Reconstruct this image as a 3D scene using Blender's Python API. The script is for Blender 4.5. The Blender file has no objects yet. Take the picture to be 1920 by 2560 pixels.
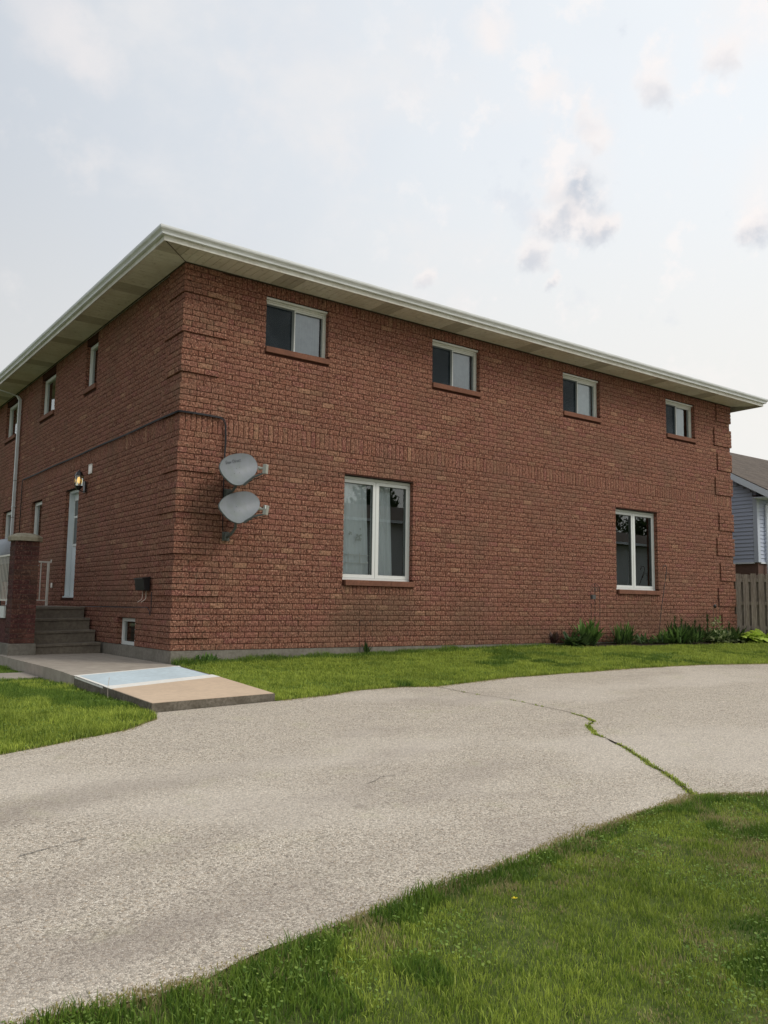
import bpy, bmesh, math, random
import numpy as np
from mathutils import Vector, Matrix, noise
R = math.radians
rnd = random.Random(7)
npr = np.random.RandomState(11)
S = bpy.context.scene
COL = S.collection

# ------------------------------------------------------------------ camera
FW = Vector((0.58846844, 0.80096546, 0.11026893)); RT = Vector((0.80484119, -0.59331293, 0.01450568)); UP = Vector((-0.07704253, -0.08021284, 0.99379593))
CAMP = Vector((-4.8813, -11.8519, 0.7020))
cam_d = bpy.data.cameras.new('camera'); cam = bpy.data.objects.new('camera', cam_d); COL.objects.link(cam)
cam.matrix_world = Matrix(((RT.x, UP.x, -FW.x, CAMP.x), (RT.y, UP.y, -FW.y, CAMP.y), (RT.z, UP.z, -FW.z, CAMP.z), (0, 0, 0, 1)))
cam_d.sensor_fit = 'HORIZONTAL'; cam_d.sensor_width = 36.0; cam_d.lens = 36.0*2109.5/1920.0
cam_d.clip_start = 0.05; cam_d.clip_end = 1500
S.camera = cam

# ------------------------------------------------------------------ light and exposure
SUN_DIR = Vector((0.34, -0.40, 0.50)).normalized()      # towards the sun, veiled by high cloud
SUN_EL = math.asin(SUN_DIR.z); SUN_AZ = math.atan2(SUN_DIR.x, SUN_DIR.y)
S.view_settings.view_transform = 'Standard'; S.view_settings.look = 'None'
S.view_settings.exposure = 0.0; S.view_settings.gamma = 1.0; S.view_settings.use_curve_mapping = False
sd = bpy.data.lights.new('sun', 'SUN'); sd.energy = 1.5; sd.angle = R(22); sd.color = (1.0, 0.95, 0.87)
so = bpy.data.objects.new('sun', sd); COL.objects.link(so); so.location = SUN_DIR*60
so.rotation_euler = SUN_DIR.to_track_quat('Z', 'Y').to_euler()

W = bpy.data.worlds.new('World'); S.world = W; W.use_nodes = True
nt = W.node_tree; nt.nodes.clear()
def N(t, tree=None, **kw):
    n = (tree or nt).nodes.new(t)
    for k, v in kw.items(): setattr(n, k, v)
    return n
def math_node(tree, op, a, b=None, clamp=False):
    n = tree.nodes.new('ShaderNodeMath'); n.operation = op; n.use_clamp = clamp
    for i, v in enumerate((a, b)):
        if v is None: continue
        if isinstance(v, (int, float)): n.inputs[i].default_value = v
        else: tree.links.new(v, n.inputs[i])
    return n.outputs[0]
def mixc(tree, fac, a, b, mode='MIX'):
    n = tree.nodes.new('ShaderNodeMix'); n.data_type = 'RGBA'; n.blend_type = mode
    for s, v in ((n.inputs['Factor'], fac), (n.inputs['A'], a), (n.inputs['B'], b)):
        if isinstance(v, (int, float)): s.default_value = v
        elif isinstance(v, tuple): s.default_value = (*v[:3], 1)
        else: tree.links.new(v, s)
    return n.outputs['Result']
def maprange(tree, v, a, b, c=0.0, d=1.0, smooth=True):
    n = tree.nodes.new('ShaderNodeMapRange'); n.interpolation_type = 'SMOOTHSTEP' if smooth else 'LINEAR'
    tree.links.new(v, n.inputs['Value'])
    for k, x in zip(('From Min', 'From Max', 'To Min', 'To Max'), (a, b, c, d)): n.inputs[k].default_value = x
    return n.outputs['Result']
sky = N('ShaderNodeTexSky', sky_type='NISHITA', sun_disc=False, sun_elevation=SUN_EL, sun_rotation=SUN_AZ)
sky.air_density = 1.0; sky.dust_density = 3.0
co = N('ShaderNodeTexCoord'); vec = co.outputs['Generated']
def dot(v, d):
    n = nt.nodes.new('ShaderNodeVectorMath'); n.operation = 'DOT_PRODUCT'; nt.links.new(v, n.inputs[0]); n.inputs[1].default_value = d; return n.outputs['Value']
def nz(scale, detail=4, rough=0.55, v=None, off=(0, 0, 0), stretch=(1, 1, 1)):
    m = N('ShaderNodeMapping'); nt.links.new(v or vec, m.inputs['Vector']); m.inputs['Location'].default_value = off; m.inputs['Scale'].default_value = stretch
    n = N('ShaderNodeTexNoise'); n.inputs['Scale'].default_value = scale; n.inputs['Detail'].default_value = detail; n.inputs['Roughness'].default_value = rough
    nt.links.new(m.outputs[0], n.inputs['Vector']); return n
# hazy high cloud veil: brighter and creamier on the sun's side, greyer away from it
toward = dot(vec, (0.86, -0.42, 0.28))
side = maprange(nt, toward, -0.9, 0.75)
veil = mixc(nt, side, (0.40, 0.45, 0.53), (0.955, 0.995, 1.03))
low = maprange(nt, dot(vec, (0, 0, 1)), 0.52, 0.20)
veil = mixc(nt, math_node(nt, 'MULTIPLY', low, 0.8), veil, mixc(nt, side, (0.68, 0.69, 0.69), (0.97, 0.94, 0.88)))
w1 = nz(3.2, 6, 0.6, stretch=(1, 1, 1.6))
veil = mixc(nt, math_node(nt, 'MULTIPLY', maprange(nt, w1.outputs['Fac'], 0.50, 0.74), 0.6), veil, (0.97, 0.935, 0.915))
w2 = nz(9.0, 5, 0.6, off=(3, 1, 2))
veil = mixc(nt, math_node(nt, 'MULTIPLY', maprange(nt, w2.outputs['Fac'], 0.54, 0.74), 0.40), veil, (1.0, 0.94, 0.91))
w3 = nz(1.7, 4, 0.5, off=(7, 4, 1))
veil = mixc(nt, math_node(nt, 'MULTIPLY', maprange(nt, w3.outputs['Fac'], 0.50, 0.75), 0.30), veil, (0.66, 0.72, 0.83))
skyc = N('ShaderNodeVectorMath', operation='SCALE'); nt.links.new(sky.outputs[0], skyc.inputs[0]); skyc.inputs['Scale'].default_value = 0.10
col = mixc(nt, 0.92, skyc.outputs[0], veil)
# small cumulus puffs: a direction, a radius, brightness of the top and depth of the grey base
wv = nz(14, 5, 0.62, off=(1, 9, 4))
wsub = N('ShaderNodeVectorMath', operation='SUBTRACT'); nt.links.new(wv.outputs['Color'], wsub.inputs[0]); wsub.inputs[1].default_value = (0.5, 0.5, 0.5)
wsc = N('ShaderNodeVectorMath', operation='SCALE'); nt.links.new(wsub.outputs[0], wsc.inputs[0]); wsc.inputs['Scale'].default_value = 0.075
wad = N('ShaderNodeVectorMath', operation='ADD'); nt.links.new(vec, wad.inputs[0]); nt.links.new(wsc.outputs[0], wad.inputs[1])
puffs = [((0.6945, 0.4898, 0.527), 0.026, 0.5), ((0.6797, 0.5736, 0.4600), 0.044, 1.0), ((0.664, 0.6157, 0.4212), 0.020, 0.7), ((0.6757, 0.5985, 0.4303), 0.022, 0.7),
         ((0.696, 0.583, 0.416), 0.024, 0.8), ((0.710, 0.573, 0.412), 0.018, 0.8), ((0.6671, 0.6336, 0.3918), 0.022, 0.75), ((0.6877, 0.628, 0.3643), 0.012, 0.6), ((0.6591, 0.5492, 0.5137), 0.022, 0.2),
         ((0.6749, 0.5479, 0.4942), 0.018, 0.3), ((0.6216, 0.5672, 0.5403), 0.024, 0.1), ((0.801, 0.4423, 0.4026), 0.026, 0.8), ((0.80, 0.425, 0.435), 0.045, 0.1),
         ((0.5576, 0.5864, 0.5876), 0.028, 0.1), ((0.7238, 0.3979, 0.5637), 0.045, 0.1), ((0.7207, 0.4265, 0.5465), 0.022, 0.4), ((0.5879, 0.7202, 0.3683), 0.014, 0.4),
         ((0.655, 0.600, 0.455), 0.020, 0.2), ((0.1775, 0.8081, 0.5617), 0.040, 0.0), ((0.2067, 0.8116, 0.5464), 0.034, 0.0), ((0.2318, 0.814, 0.5327), 0.030, 0.0)]
for d, r, dark in puffs:
    dist = N('ShaderNodeVectorMath', operation='DISTANCE'); nt.links.new(wad.outputs[0], dist.inputs[0]); dist.inputs[1].default_value = d
    m = maprange(nt, dist.outputs['Value'], r*1.25, r*0.25)
    col = mixc(nt, math_node(nt, 'MULTIPLY', m, 0.62 if r < .030 else 0.30), col, (0.99, 0.915, 0.885))
    if dark > .15:
        d2 = (d[0], d[1], d[2]-r*0.45)
        dist = N('ShaderNodeVectorMath', operation='DISTANCE'); nt.links.new(wad.outputs[0], dist.inputs[0]); dist.inputs[1].default_value = d2
        m = maprange(nt, dist.outputs['Value'], r*0.95, r*0.15)
        col = mixc(nt, math_node(nt, 'MULTIPLY', m, 0.85*dark), col, (0.55, 0.60, 0.68))
fld = N('ShaderNodeVectorMath', operation='DISTANCE'); nt.links.new(vec, fld.inputs[0]); fld.inputs[1].default_value = (0.70, 0.52, 0.49)
w4 = nz(22, 6, 0.62, off=(2, 8, 5)); fm = math_node(nt, 'MULTIPLY', maprange(nt, fld.outputs['Value'], 0.42, 0.05), maprange(nt, w4.outputs['Fac'], 0.52, 0.68))
col = mixc(nt, math_node(nt, 'MULTIPLY', fm, 0.55), col, (1.02, 0.955, 0.93))
w5 = nz(17, 5, 0.6, off=(5, 3, 9)); fm = math_node(nt, 'MULTIPLY', maprange(nt, fld.outputs['Value'], 0.34, 0.05), maprange(nt, w5.outputs['Fac'], 0.60, 0.74))
col = mixc(nt, math_node(nt, 'MULTIPLY', fm, 0.35), col, (0.66, 0.71, 0.80))
bg = N('ShaderNodeBackground'); nt.links.new(col, bg.inputs['Color']); bg.inputs['Strength'].default_value = 1.0
nt.links.new(bg.outputs[0], N('ShaderNodeOutputWorld').inputs['Surface'])

# ------------------------------------------------------------------ materials
def mat(name, color, rough=0.7, spec=0.3, build=None, metal=0.0):
    m = bpy.data.materials.new(name); m.use_nodes = True; t = m.node_tree; b = t.nodes['Principled BSDF']
    b.inputs['Base Color'].default_value = (*color, 1); b.inputs['Roughness'].default_value = rough
    b.inputs['Specular IOR Level'].default_value = spec; b.inputs['Metallic'].default_value = metal
    if build: build(t, b)
    return m
def tnoise(t, scale, detail=4, rough=0.6, coord='Object', stretch=(1, 1, 1)):
    c = t.nodes.new('ShaderNodeTexCoord')
    if coord == 'World':
        c = t.nodes.new('ShaderNodeNewGeometry'); src = c.outputs['Position']
    else: src = c.outputs[coord]
    mp = t.nodes.new('ShaderNodeMapping'); mp.inputs['Scale'].default_value = stretch; t.links.new(src, mp.inputs['Vector'])
    n = t.nodes.new('ShaderNodeTexNoise'); n.inputs['Scale'].default_value = scale; n.inputs['Detail'].default_value = detail; n.inputs['Roughness'].default_value = rough
    t.links.new(mp.outputs[0], n.inputs['Vector']); return n
def bump(t, b, h, strength=0.5, dist=0.01):
    n = t.nodes.new('ShaderNodeBump'); n.inputs['Strength'].default_value = strength; n.inputs['Distance'].default_value = dist
    t.links.new(h, n.inputs['Height']); t.links.new(n.outputs[0], b.inputs['Normal'])
def ramp(t, v, stops, mode='LINEAR'):
    n = t.nodes.new('ShaderNodeValToRGB'); n.color_ramp.interpolation = mode
    e = n.color_ramp.elements
    while len(e) < len(stops): e.new(0.5)
    for i, (p, c) in enumerate(stops): e[i].position = p; e[i].color = (*c, 1)
    t.links.new(v, n.inputs[0]); return n.outputs[0]
def speck(amount, scale, c2, bumps=0.2, dist=0.004, coord='World', stretch=(1, 1, 1)):
    def f(t, b):
        c = tuple(b.inputs['Base Color'].default_value)[:3]
        n = tnoise(t, scale, 5, 0.65, coord, stretch)
        n2 = tnoise(t, scale*0.12, 4, 0.6, coord, stretch)
        m = mixc(t, math_node(t, 'MULTIPLY', maprange(t, n.outputs['Fac'], 0.35, 0.7), amount), c, c2)
        m = mixc(t, math_node(t, 'MULTIPLY', maprange(t, n2.outputs['Fac'], 0.4, 0.7), amount*0.8), m, c2)
        t.links.new(m, b.inputs['Base Color'])
        if bumps: bump(t, b, n.outputs['Fac'], bumps, dist)
    return f
def brick_build(stops, mott=1.0, bs=1.0):
    def f(t, b):
        a = t.nodes.new('ShaderNodeAttribute'); a.attribute_name = 'tone'
        oi = t.nodes.new('ShaderNodeObjectInfo')
        tone = math_node(t, 'FRACT', math_node(t, 'ADD', a.outputs['Fac'], math_node(t, 'MULTIPLY', oi.outputs['Random'], 5.31)))
        c = ramp(t, tone, stops)
        n = tnoise(t, 34, 4, 0.75, 'World', (1.15, 1.15, 0.8))
        n2 = tnoise(t, 17, 3, 0.6, 'World')
        hi = mixc(t, math_node(t, 'MULTIPLY', maprange(t, n.outputs['Fac'], 0.52, 0.64), 0.92*mott), c, (0.50, 0.28, 0.19))
        lo = mixc(t, math_node(t, 'MULTIPLY', maprange(t, n.outputs['Fac'], 0.49, 0.37), 0.96*mott), hi, (0.062, 0.029, 0.021))
        lo = mixc(t, math_node(t, 'MULTIPLY', maprange(t, n2.outputs['Fac'], 0.50, 0.70), 0.35*mott), lo, (0.20, 0.15, 0.10))
        n3 = tnoise(t, 0.55, 4, 0.6, 'World', (1, 1, 1.6))
        lo = mixc(t, math_node(t, 'MULTIPLY', maprange(t, n3.outputs['Fac'], 0.50, 0.68), 0.42), lo, (0.19, 0.118, 0.078))
        n4 = tnoise(t, 1.3, 5, 0.65, 'World', (1, 1, 1))
        lo = mixc(t, math_node(t, 'MULTIPLY', maprange(t, n4.outputs['Fac'], 0.52, 0.70), 0.36), lo, (0.33, 0.135, 0.105))
        gp_ = t.nodes.new('ShaderNodeNewGeometry')
        for (sx_, sz_, rx_, rz_) in ((3.75, .55, 1.1, .5), (10.9, .45, 1.5, .55), (6.9, .15, 2.2, .35), (13.2, .3, 1.6, .4), (.55, 2.0, .45, .6)):  # wall stains; the last ellipse paints the dishes' soft shadow left of them
            sv = t.nodes.new('ShaderNodeVectorMath'); sv.operation = 'MULTIPLY_ADD'; t.links.new(gp_.outputs['Position'], sv.inputs[0]); sv.inputs[1].default_value = (1/rx_, 0, 1/rz_); sv.inputs[2].default_value = (-sx_/rx_, 0, -sz_/rz_)
            ln_ = t.nodes.new('ShaderNodeVectorMath'); ln_.operation = 'LENGTH'; t.links.new(sv.outputs[0], ln_.inputs[0])
            mk = maprange(t, math_node(t, 'ADD', ln_.outputs['Value'], math_node(t, 'MULTIPLY', n4.outputs['Fac'], 1.1)), 1.75, 0.85)
            if mott > .5: lo = mixc(t, math_node(t, 'MULTIPLY', mk, 0.34), lo, (0.115, 0.085, 0.052))
        t.links.new(lo, b.inputs['Base Color'])
        s = math_node(t, 'ADD', n.outputs['Fac'], math_node(t, 'MULTIPLY', n2.outputs['Fac'], 0.8))
        bump(t, b, s, 1.0*bs, 0.022)
    return f
B_ST = [(0.0, (0.235, 0.098, 0.064)), (0.25, (0.275, 0.119, 0.078)), (0.45, (0.210, 0.088, 0.061)), (0.62, (0.28, 0.130, 0.083)), (0.78, (0.25, 0.095, 0.074)), (0.9, (0.27, 0.138, 0.085)), (0.955, (0.26, 0.117, 0.079)), (0.98, (0.27, 0.123, 0.082)), (0.985, (0.37, 0.20, 0.122)), (1.0, (0.35, 0.185, 0.112))]
M = {}
M['brick'] = mat('brick', (0.3, 0.12, 0.08), 0.9, 0.15, brick_build(B_ST))
M['pillar_brick'] = mat('pillar_brick', (0.16, 0.06, 0.05), 0.9, 0.15, brick_build([(0, (0.065, 0.028, 0.026)), (0.4, (0.085, 0.03, 0.03)), (0.7, (0.055, 0.028, 0.024)), (1, (0.095, 0.042, 0.033))], 0.3, 0.4))  # dark red brick, albedo lowered further to stand in for shade on the pillar
M['mortar'] = mat('mortar', (0.062, 0.024, 0.015), 0.95, 0.1, speck(0.5, 60, (0.04, 0.016, 0.011), 0.3, 0.004))
M['pillar_mortar'] = mat('pillar_mortar', (0.125, 0.09, 0.075), 0.95, 0.1, speck(0.5, 50, (0.08, 0.055, 0.045)))
M['sill'] = mat('sill', (0.235, 0.105, 0.066), 0.85, 0.2, speck(0.7, 30, (0.13, 0.062, 0.042), 0.3, 0.003))
M['concrete'] = mat('concrete', (0.235, 0.215, 0.18), 0.9, 0.2, speck(0.6, 22, (0.13, 0.115, 0.09), 0.3, 0.004))
M['steps'] = mat('steps', (0.205, 0.176, 0.135), 0.9, 0.2, speck(0.6, 18, (0.10, 0.085, 0.07), 0.3, 0.004))
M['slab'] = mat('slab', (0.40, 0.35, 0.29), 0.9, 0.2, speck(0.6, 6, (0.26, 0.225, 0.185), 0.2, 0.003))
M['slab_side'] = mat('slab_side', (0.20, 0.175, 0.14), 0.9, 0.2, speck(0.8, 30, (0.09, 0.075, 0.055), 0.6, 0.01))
M['paint_blue'] = mat('paint_blue', (0.60, 0.70, 0.74), 0.75, 0.3, speck(0.6, 14, (0.46, 0.53, 0.55), 0.2, 0.003))
M['paint_white'] = mat('paint_white', (0.86, 0.84, 0.78), 0.75, 0.3, speck(0.35, 20, (0.66, 0.60, 0.50), 0.1, 0.002))
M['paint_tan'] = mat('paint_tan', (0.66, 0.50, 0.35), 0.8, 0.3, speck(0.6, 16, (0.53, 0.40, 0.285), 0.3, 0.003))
M['vinyl'] = mat('vinyl', (0.70, 0.72, 0.69), 0.45, 0.4, speck(0.25, 9, (0.66, 0.66, 0.60), 0))
M['old_white'] = mat('old_white', (0.64, 0.62, 0.53), 0.5, 0.4, speck(0.5, 12, (0.42, 0.38, 0.30), 0, stretch=(0.3, 0.3, 3)))
M['upper_white'] = mat('upper_white', (0.70, 0.71, 0.66), 0.5, 0.4, speck(0.35, 12, (0.52, 0.50, 0.42), 0, stretch=(0.3, 0.3, 3)))
M['door_white'] = mat('door_white', (0.68, 0.73, 0.73), 0.5, 0.4, speck(0.2, 6, (0.52, 0.60, 0.64), 0))
M['gutter'] = mat('gutter', (0.76, 0.78, 0.77), 0.4, 0.4, speck(0.45, 5, (0.50, 0.50, 0.46), 0, stretch=(1, 1, 6)))
M['downspout'] = mat('downspout', (0.58, 0.62, 0.62), 0.4, 0.4, speck(0.4, 5, (0.45, 0.48, 0.46), 0))
M['fascia'] = mat('fascia', (0.74, 0.73, 0.66), 0.5, 0.4, speck(0.5, 6, (0.45, 0.40, 0.31), 0))
def soffit_b(t, b):
    n = tnoise(t, 3.0, 4, 0.6, 'World', (1, 1, 1)); n2 = tnoise(t, 16, 4, 0.7, 'World', (0.8, 0.8, 1))
    c = mixc(t, maprange(t, n.outputs['Fac'], 0.35, 0.7), (0.75, 0.715, 0.62), (0.65, 0.605, 0.51))
    c = mixc(t, math_node(t, 'MULTIPLY', maprange(t, n2.outputs['Fac'], 0.56, 0.70), 0.55), c, (0.30, 0.25, 0.18))
    t.links.new(c, b.inputs['Base Color'])
M['soffit'] = mat('soffit', (0.42, 0.38, 0.28), 0.6, 0.3, soffit_b)
M['soffit_vent'] = mat('soffit_vent', (0.54, 0.50, 0.42), 0.7, 0.2, speck(0.5, 60, (0.40, 0.36, 0.29), 0.3, 0.002))
M['dark_gap'] = mat('dark_gap', (0.03, 0.024, 0.02), 0.9, 0.1)
M['grime'] = mat('grime', (0.07, 0.055, 0.04), 0.9, 0.1)
M['shingle'] = mat('shingle', (0.17, 0.14, 0.115), 0.95, 0.1, speck(0.8, 14, (0.095, 0.08, 0.07), 0.5, 0.01, stretch=(1, 1, 1)))
M['screen'] = mat('screen', (0.035, 0.045, 0.05), 0.6, 0.2)
M['sash_dark'] = mat('sash_dark', (0.11, 0.125, 0.12), 0.5, 0.3)
M['room'] = mat('room', (0.14, 0.13, 0.12), 0.9, 0.1)
M['blind'] = mat('blind', (0.31, 0.34, 0.385), 0.8, 0.2, speck(0.7, 5, (0.21, 0.235, 0.28), 0))
M['blind_pale'] = mat('blind_pale', (0.46, 0.51, 0.54), 0.8, 0.2, speck(0.6, 5, (0.33, 0.37, 0.40), 0))
M['black'] = mat('black', (0.012, 0.012, 0.013), 0.35, 0.5)
M['iron'] = mat('iron', (0.035, 0.032, 0.03), 0.6, 0.4)
M['cable'] = mat('cable', (0.014, 0.014, 0.018), 0.5, 0.4)
M['dish'] = mat('dish', (0.20, 0.215, 0.235), 0.5, 0.35, speck(0.5, 7, (0.155, 0.18, 0.165), 0, coord='Object'))
M['dish_back'] = mat('dish_back', (0.12, 0.135, 0.13), 0.6, 0.3)
M['lnb'] = mat('lnb', (0.33, 0.335, 0.29), 0.5, 0.4)
M['steel'] = mat('steel', (0.12, 0.13, 0.12), 0.55, 0.4, speck(0.6, 30, (0.06, 0.07, 0.05), 0))
M['print'] = mat('print', (0.10, 0.11, 0.12), 0.6, 0.3)
M['sticker'] = mat('sticker', (0.9, 0.92, 0.92), 0.3, 0.5)
M['galv'] = mat('galv', (0.62, 0.58, 0.52), 0.35, 0.5, None, 0.5)
M['hook_pale'] = mat('hook_pale', (0.66, 0.56, 0.46), 0.5, 0.4)
M['cap'] = mat('cap', (0.34, 0.31, 0.235), 0.9, 0.2, speck(0.7, 20, (0.22, 0.19, 0.13), 0.4, 0.006))
M['rail'] = mat('rail', (0.72, 0.70, 0.62), 0.5, 0.4, speck(0.3, 10, (0.55, 0.50, 0.42), 0))
M['cover'] = mat('cover', (0.27, 0.29, 0.31), 0.5, 0.4, speck(0.5, 6, (0.26, 0.28, 0.30), 0.5, 0.02))
def wood_b(t, b):
    n = tnoise(t, 7, 5, 0.65, 'Object', (6, 6, 0.5)); n2 = tnoise(t, 1.5, 3, 0.6, 'Object')
    oi = t.nodes.new('ShaderNodeObjectInfo')
    c = mixc(t, maprange(t, n.outputs['Fac'], 0.3, 0.7), (0.19, 0.155, 0.125), (0.44, 0.375, 0.31))
    c = mixc(t, math_node(t, 'MULTIPLY', oi.outputs['Random'], 0.45), c, (0.19, 0.155, 0.12))
    c = mixc(t, math_node(t, 'MULTIPLY', maprange(t, n2.outputs['Fac'], 0.5, 0.7), 0.4), c, (0.16, 0.14, 0.12))
    t.links.new(c, b.inputs['Base Color']); bump(t, b, n.outputs['Fac'], 0.5, 0.006)
M['wood'] = mat('wood', (0.2, 0.17, 0.14), 0.9, 0.15, wood_b)
M['siding'] = mat('siding', (0.47, 0.51, 0.61), 0.55, 0.3, speck(0.2, 4, (0.43, 0.46, 0.55), 0))
M['siding_trim'] = mat('siding_trim', (0.52, 0.56, 0.63), 0.5, 0.3)
M['white_trim'] = mat('white_trim', (0.74, 0.77, 0.80), 0.5, 0.3)
M['far_brick'] = mat('far_brick', (0.17, 0.105, 0.085), 0.9, 0.1, speck(0.6, 10, (0.125, 0.075, 0.062), 0.3, 0.01, stretch=(1, 1, 3)))
M['white_wall'] = mat('white_wall', (0.62, 0.63, 0.63), 0.8, 0.2, speck(0.2, 3, (0.5, 0.5, 0.5), 0))
M['soil'] = mat('soil', (0.05, 0.038, 0.026), 0.95, 0.1, speck(0.7, 20, (0.02, 0.016, 0.012), 0.8, 0.02))
M['edging'] = mat('edging', (0.10, 0.10, 0.095), 0.8, 0.2)
def ground_b(t, b):
    n = tnoise(t, 9, 5, 0.7, 'World'); n2 = tnoise(t, 0.5, 3, 0.5, 'World')
    c = mixc(t, maprange(t, n.outputs['Fac'], 0.3, 0.7), (0.055, 0.075, 0.02), (0.12, 0.15, 0.04))
    c = mixc(t, math_node(t, 'MULTIPLY', maprange(t, n2.outputs['Fac'], 0.45, 0.7), 0.4), c, (0.085, 0.08, 0.035))
    t.links.new(c, b.inputs['Base Color']); bump(t, b, n.outputs['Fac'], 0.6, 0.02)
M['ground'] = mat('ground', (0.05, 0.07, 0.02), 0.95, 0.1, ground_b)
def drive_b(t, b):
    g = t.nodes.new('ShaderNodeNewGeometry')
    v = t.nodes.new('ShaderNodeTexVoronoi'); v.inputs['Scale'].default_value = 106; t.links.new(g.outputs['Position'], v.inputs['Vector'])
    v2 = t.nodes.new('ShaderNodeTexVoronoi'); v2.inputs['Scale'].default_value = 106; v2.feature = 'DISTANCE_TO_EDGE'; t.links.new(g.outputs['Position'], v2.inputs['Vector'])
    sep = t.nodes.new('ShaderNodeSeparateColor'); t.links.new(v.outputs['Color'], sep.inputs[0])
    c = ramp(t, sep.outputs[0], [(0, (0.245, 0.21, 0.17)), (0.2, (0.44, 0.385, 0.31)), (0.5, (0.62, 0.545, 0.445)), (0.8, (0.80, 0.71, 0.585)), (0.93, (0.46, 0.36, 0.26)), (1, (0.95, 0.87, 0.74))])
    c = mixc(t, math_node(t, 'MULTIPLY', maprange(t, v2.outputs['Distance'], 0.12, 0.02), 0.55), c, (0.16, 0.13, 0.10))
    n = tnoise(t, 0.75, 5, 0.6, 'World', (0.6, 1.3, 1)); n2 = tnoise(t, 2.6, 4, 0.65, 'World'); n3 = tnoise(t, 0.35, 3, 0.5, 'World', (1, 1.6, 1))
    c = mixc(t, math_node(t, 'MULTIPLY', maprange(t, n.outputs['Fac'], 0.52, 0.72), 0.42), c, (0.30, 0.25, 0.215))
    c = mixc(t, math_node(t, 'MULTIPLY', maprange(t, n2.outputs['Fac'], 0.50, 0.75), 0.25), c, (0.34, 0.29, 0.245))
    c = mixc(t, math_node(t, 'MULTIPLY', maprange(t, n3.outputs['Fac'], 0.48, 0.62), 0.30), c, (0.72, 0.645, 0.55))
    t.links.new(c, b.inputs['Base Color'])
    # darker worn track swinging in from the left, and a few oil-dark blotches
    sp = t.nodes.new('ShaderNodeSeparateXYZ'); t.links.new(g.outputs['Position'], sp.inputs[0])
    wob = tnoise(t, 1.1, 4, 0.6, 'World'); ln = math_node(t, 'ADD', sp.outputs['Y'], math_node(t, 'MULTIPLY', sp.outputs['X'], -0.22))
    for c0, wd_, am in ((-5.35, .34, .50), (-6.55, .22, .28), (-7.3, .30, .25)):
        dd_ = math_node(t, 'ABSOLUTE', math_node(t, 'ADD', math_node(t, 'ADD', ln, -c0), math_node(t, 'MULTIPLY', wob.outputs['Fac'], .7)))
        band = math_node(t, 'MULTIPLY', maprange(t, dd_, wd_, 0.02), maprange(t, sp.outputs['X'], -0.6, -4.0, 0.0, 1.0))
        c = mixc(t, math_node(t, 'MULTIPLY', band, am), c, (0.25, 0.205, 0.17))
    n5 = tnoise(t, 5.5, 3, 0.5, 'World'); c = mixc(t, math_node(t, 'MULTIPLY', maprange(t, n5.outputs['Fac'], 0.66, 0.76), 0.35), c, (0.24, 0.20, 0.165))
    n6 = tnoise(t, 1.8, 5, 0.7, 'World'); c = mixc(t, math_node(t, 'MULTIPLY', maprange(t, n6.outputs['Fac'], 0.55, 0.7), 0.16), c, (0.46, 0.44, 0.25))
    t.links.new(c, b.inputs['Base Color'])
    bump(t, b, v2.outputs['Distance'], 1.0, 0.006)
M['drive'] = mat('drive', (0.4, 0.35, 0.3), 0.9, 0.2, drive_b)
def leafmat(name, c1, c2, rough=0.55, trans=0.35):
    m = bpy.data.materials.new(name); m.use_nodes = True; t = m.node_tree; b = t.nodes['Principled BSDF']; b.inputs['Roughness'].default_value = rough; b.inputs['Specular IOR Level'].default_value = 0.25
    a = t.nodes.new('ShaderNodeAttribute'); a.attribute_name = 'tone'
    c = mixc(t, a.outputs['Fac'], c1, c2)
    n = tnoise(t, 0.9, 4, 0.6, 'World'); c = mixc(t, math_node(t, 'MULTIPLY', maprange(t, n.outputs['Fac'], 0.45, 0.68), 0.35), c, tuple(x*0.62 for x in c1))
    t.links.new(c, b.inputs['Base Color'])
    tr = t.nodes.new('ShaderNodeBsdfTranslucent'); t.links.new(c, tr.inputs['Color'])
    ms = t.nodes.new('ShaderNodeMixShader'); ms.inputs[0].default_value = trans
    t.links.new(b.outputs[0], ms.inputs[1]); t.links.new(tr.outputs[0], ms.inputs[2]); t.links.new(ms.outputs[0], t.nodes['Material Output'].inputs['Surface'])
    return m
M['grass'] = leafmat('grass', (0.11, 0.19, 0.022), (0.66, 0.74, 0.13))
M['grass_lush_shade'] = leafmat('grass_lush_shade', (0.060, 0.135, 0.020), (0.30, 0.41, 0.06))
M['grass_dry'] = leafmat('grass_dry', (0.36, 0.31, 0.14), (0.52, 0.45, 0.22))
M['leaf_dark'] = leafmat('leaf_dark', (0.025, 0.055, 0.018), (0.11, 0.18, 0.05))
M['leaf_mid'] = leafmat('leaf_mid', (0.06, 0.13, 0.028), (0.20, 0.33, 0.08))
M['leaf_red'] = leafmat('leaf_red', (0.045, 0.020, 0.020), (0.07, 0.045, 0.03))
M['leaf_var'] = leafmat('leaf_var', (0.16, 0.24, 0.06), (0.62, 0.66, 0.38))
M['leaf_hosta'] = leafmat('leaf_hosta', (0.34, 0.50, 0.055), (0.70, 0.82, 0.17))
M['tree_leaf'] = leafmat('tree_leaf', (0.03, 0.055, 0.018), (0.08, 0.12, 0.035))
M['bark'] = mat('bark', (0.09, 0.07, 0.05), 0.95, 0.1, speck(0.6, 10, (0.05, 0.04, 0.03), 0.8, 0.02))
M['yellow'] = mat('yellow', (0.85, 0.66, 0.03), 0.6, 0.2)
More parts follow.
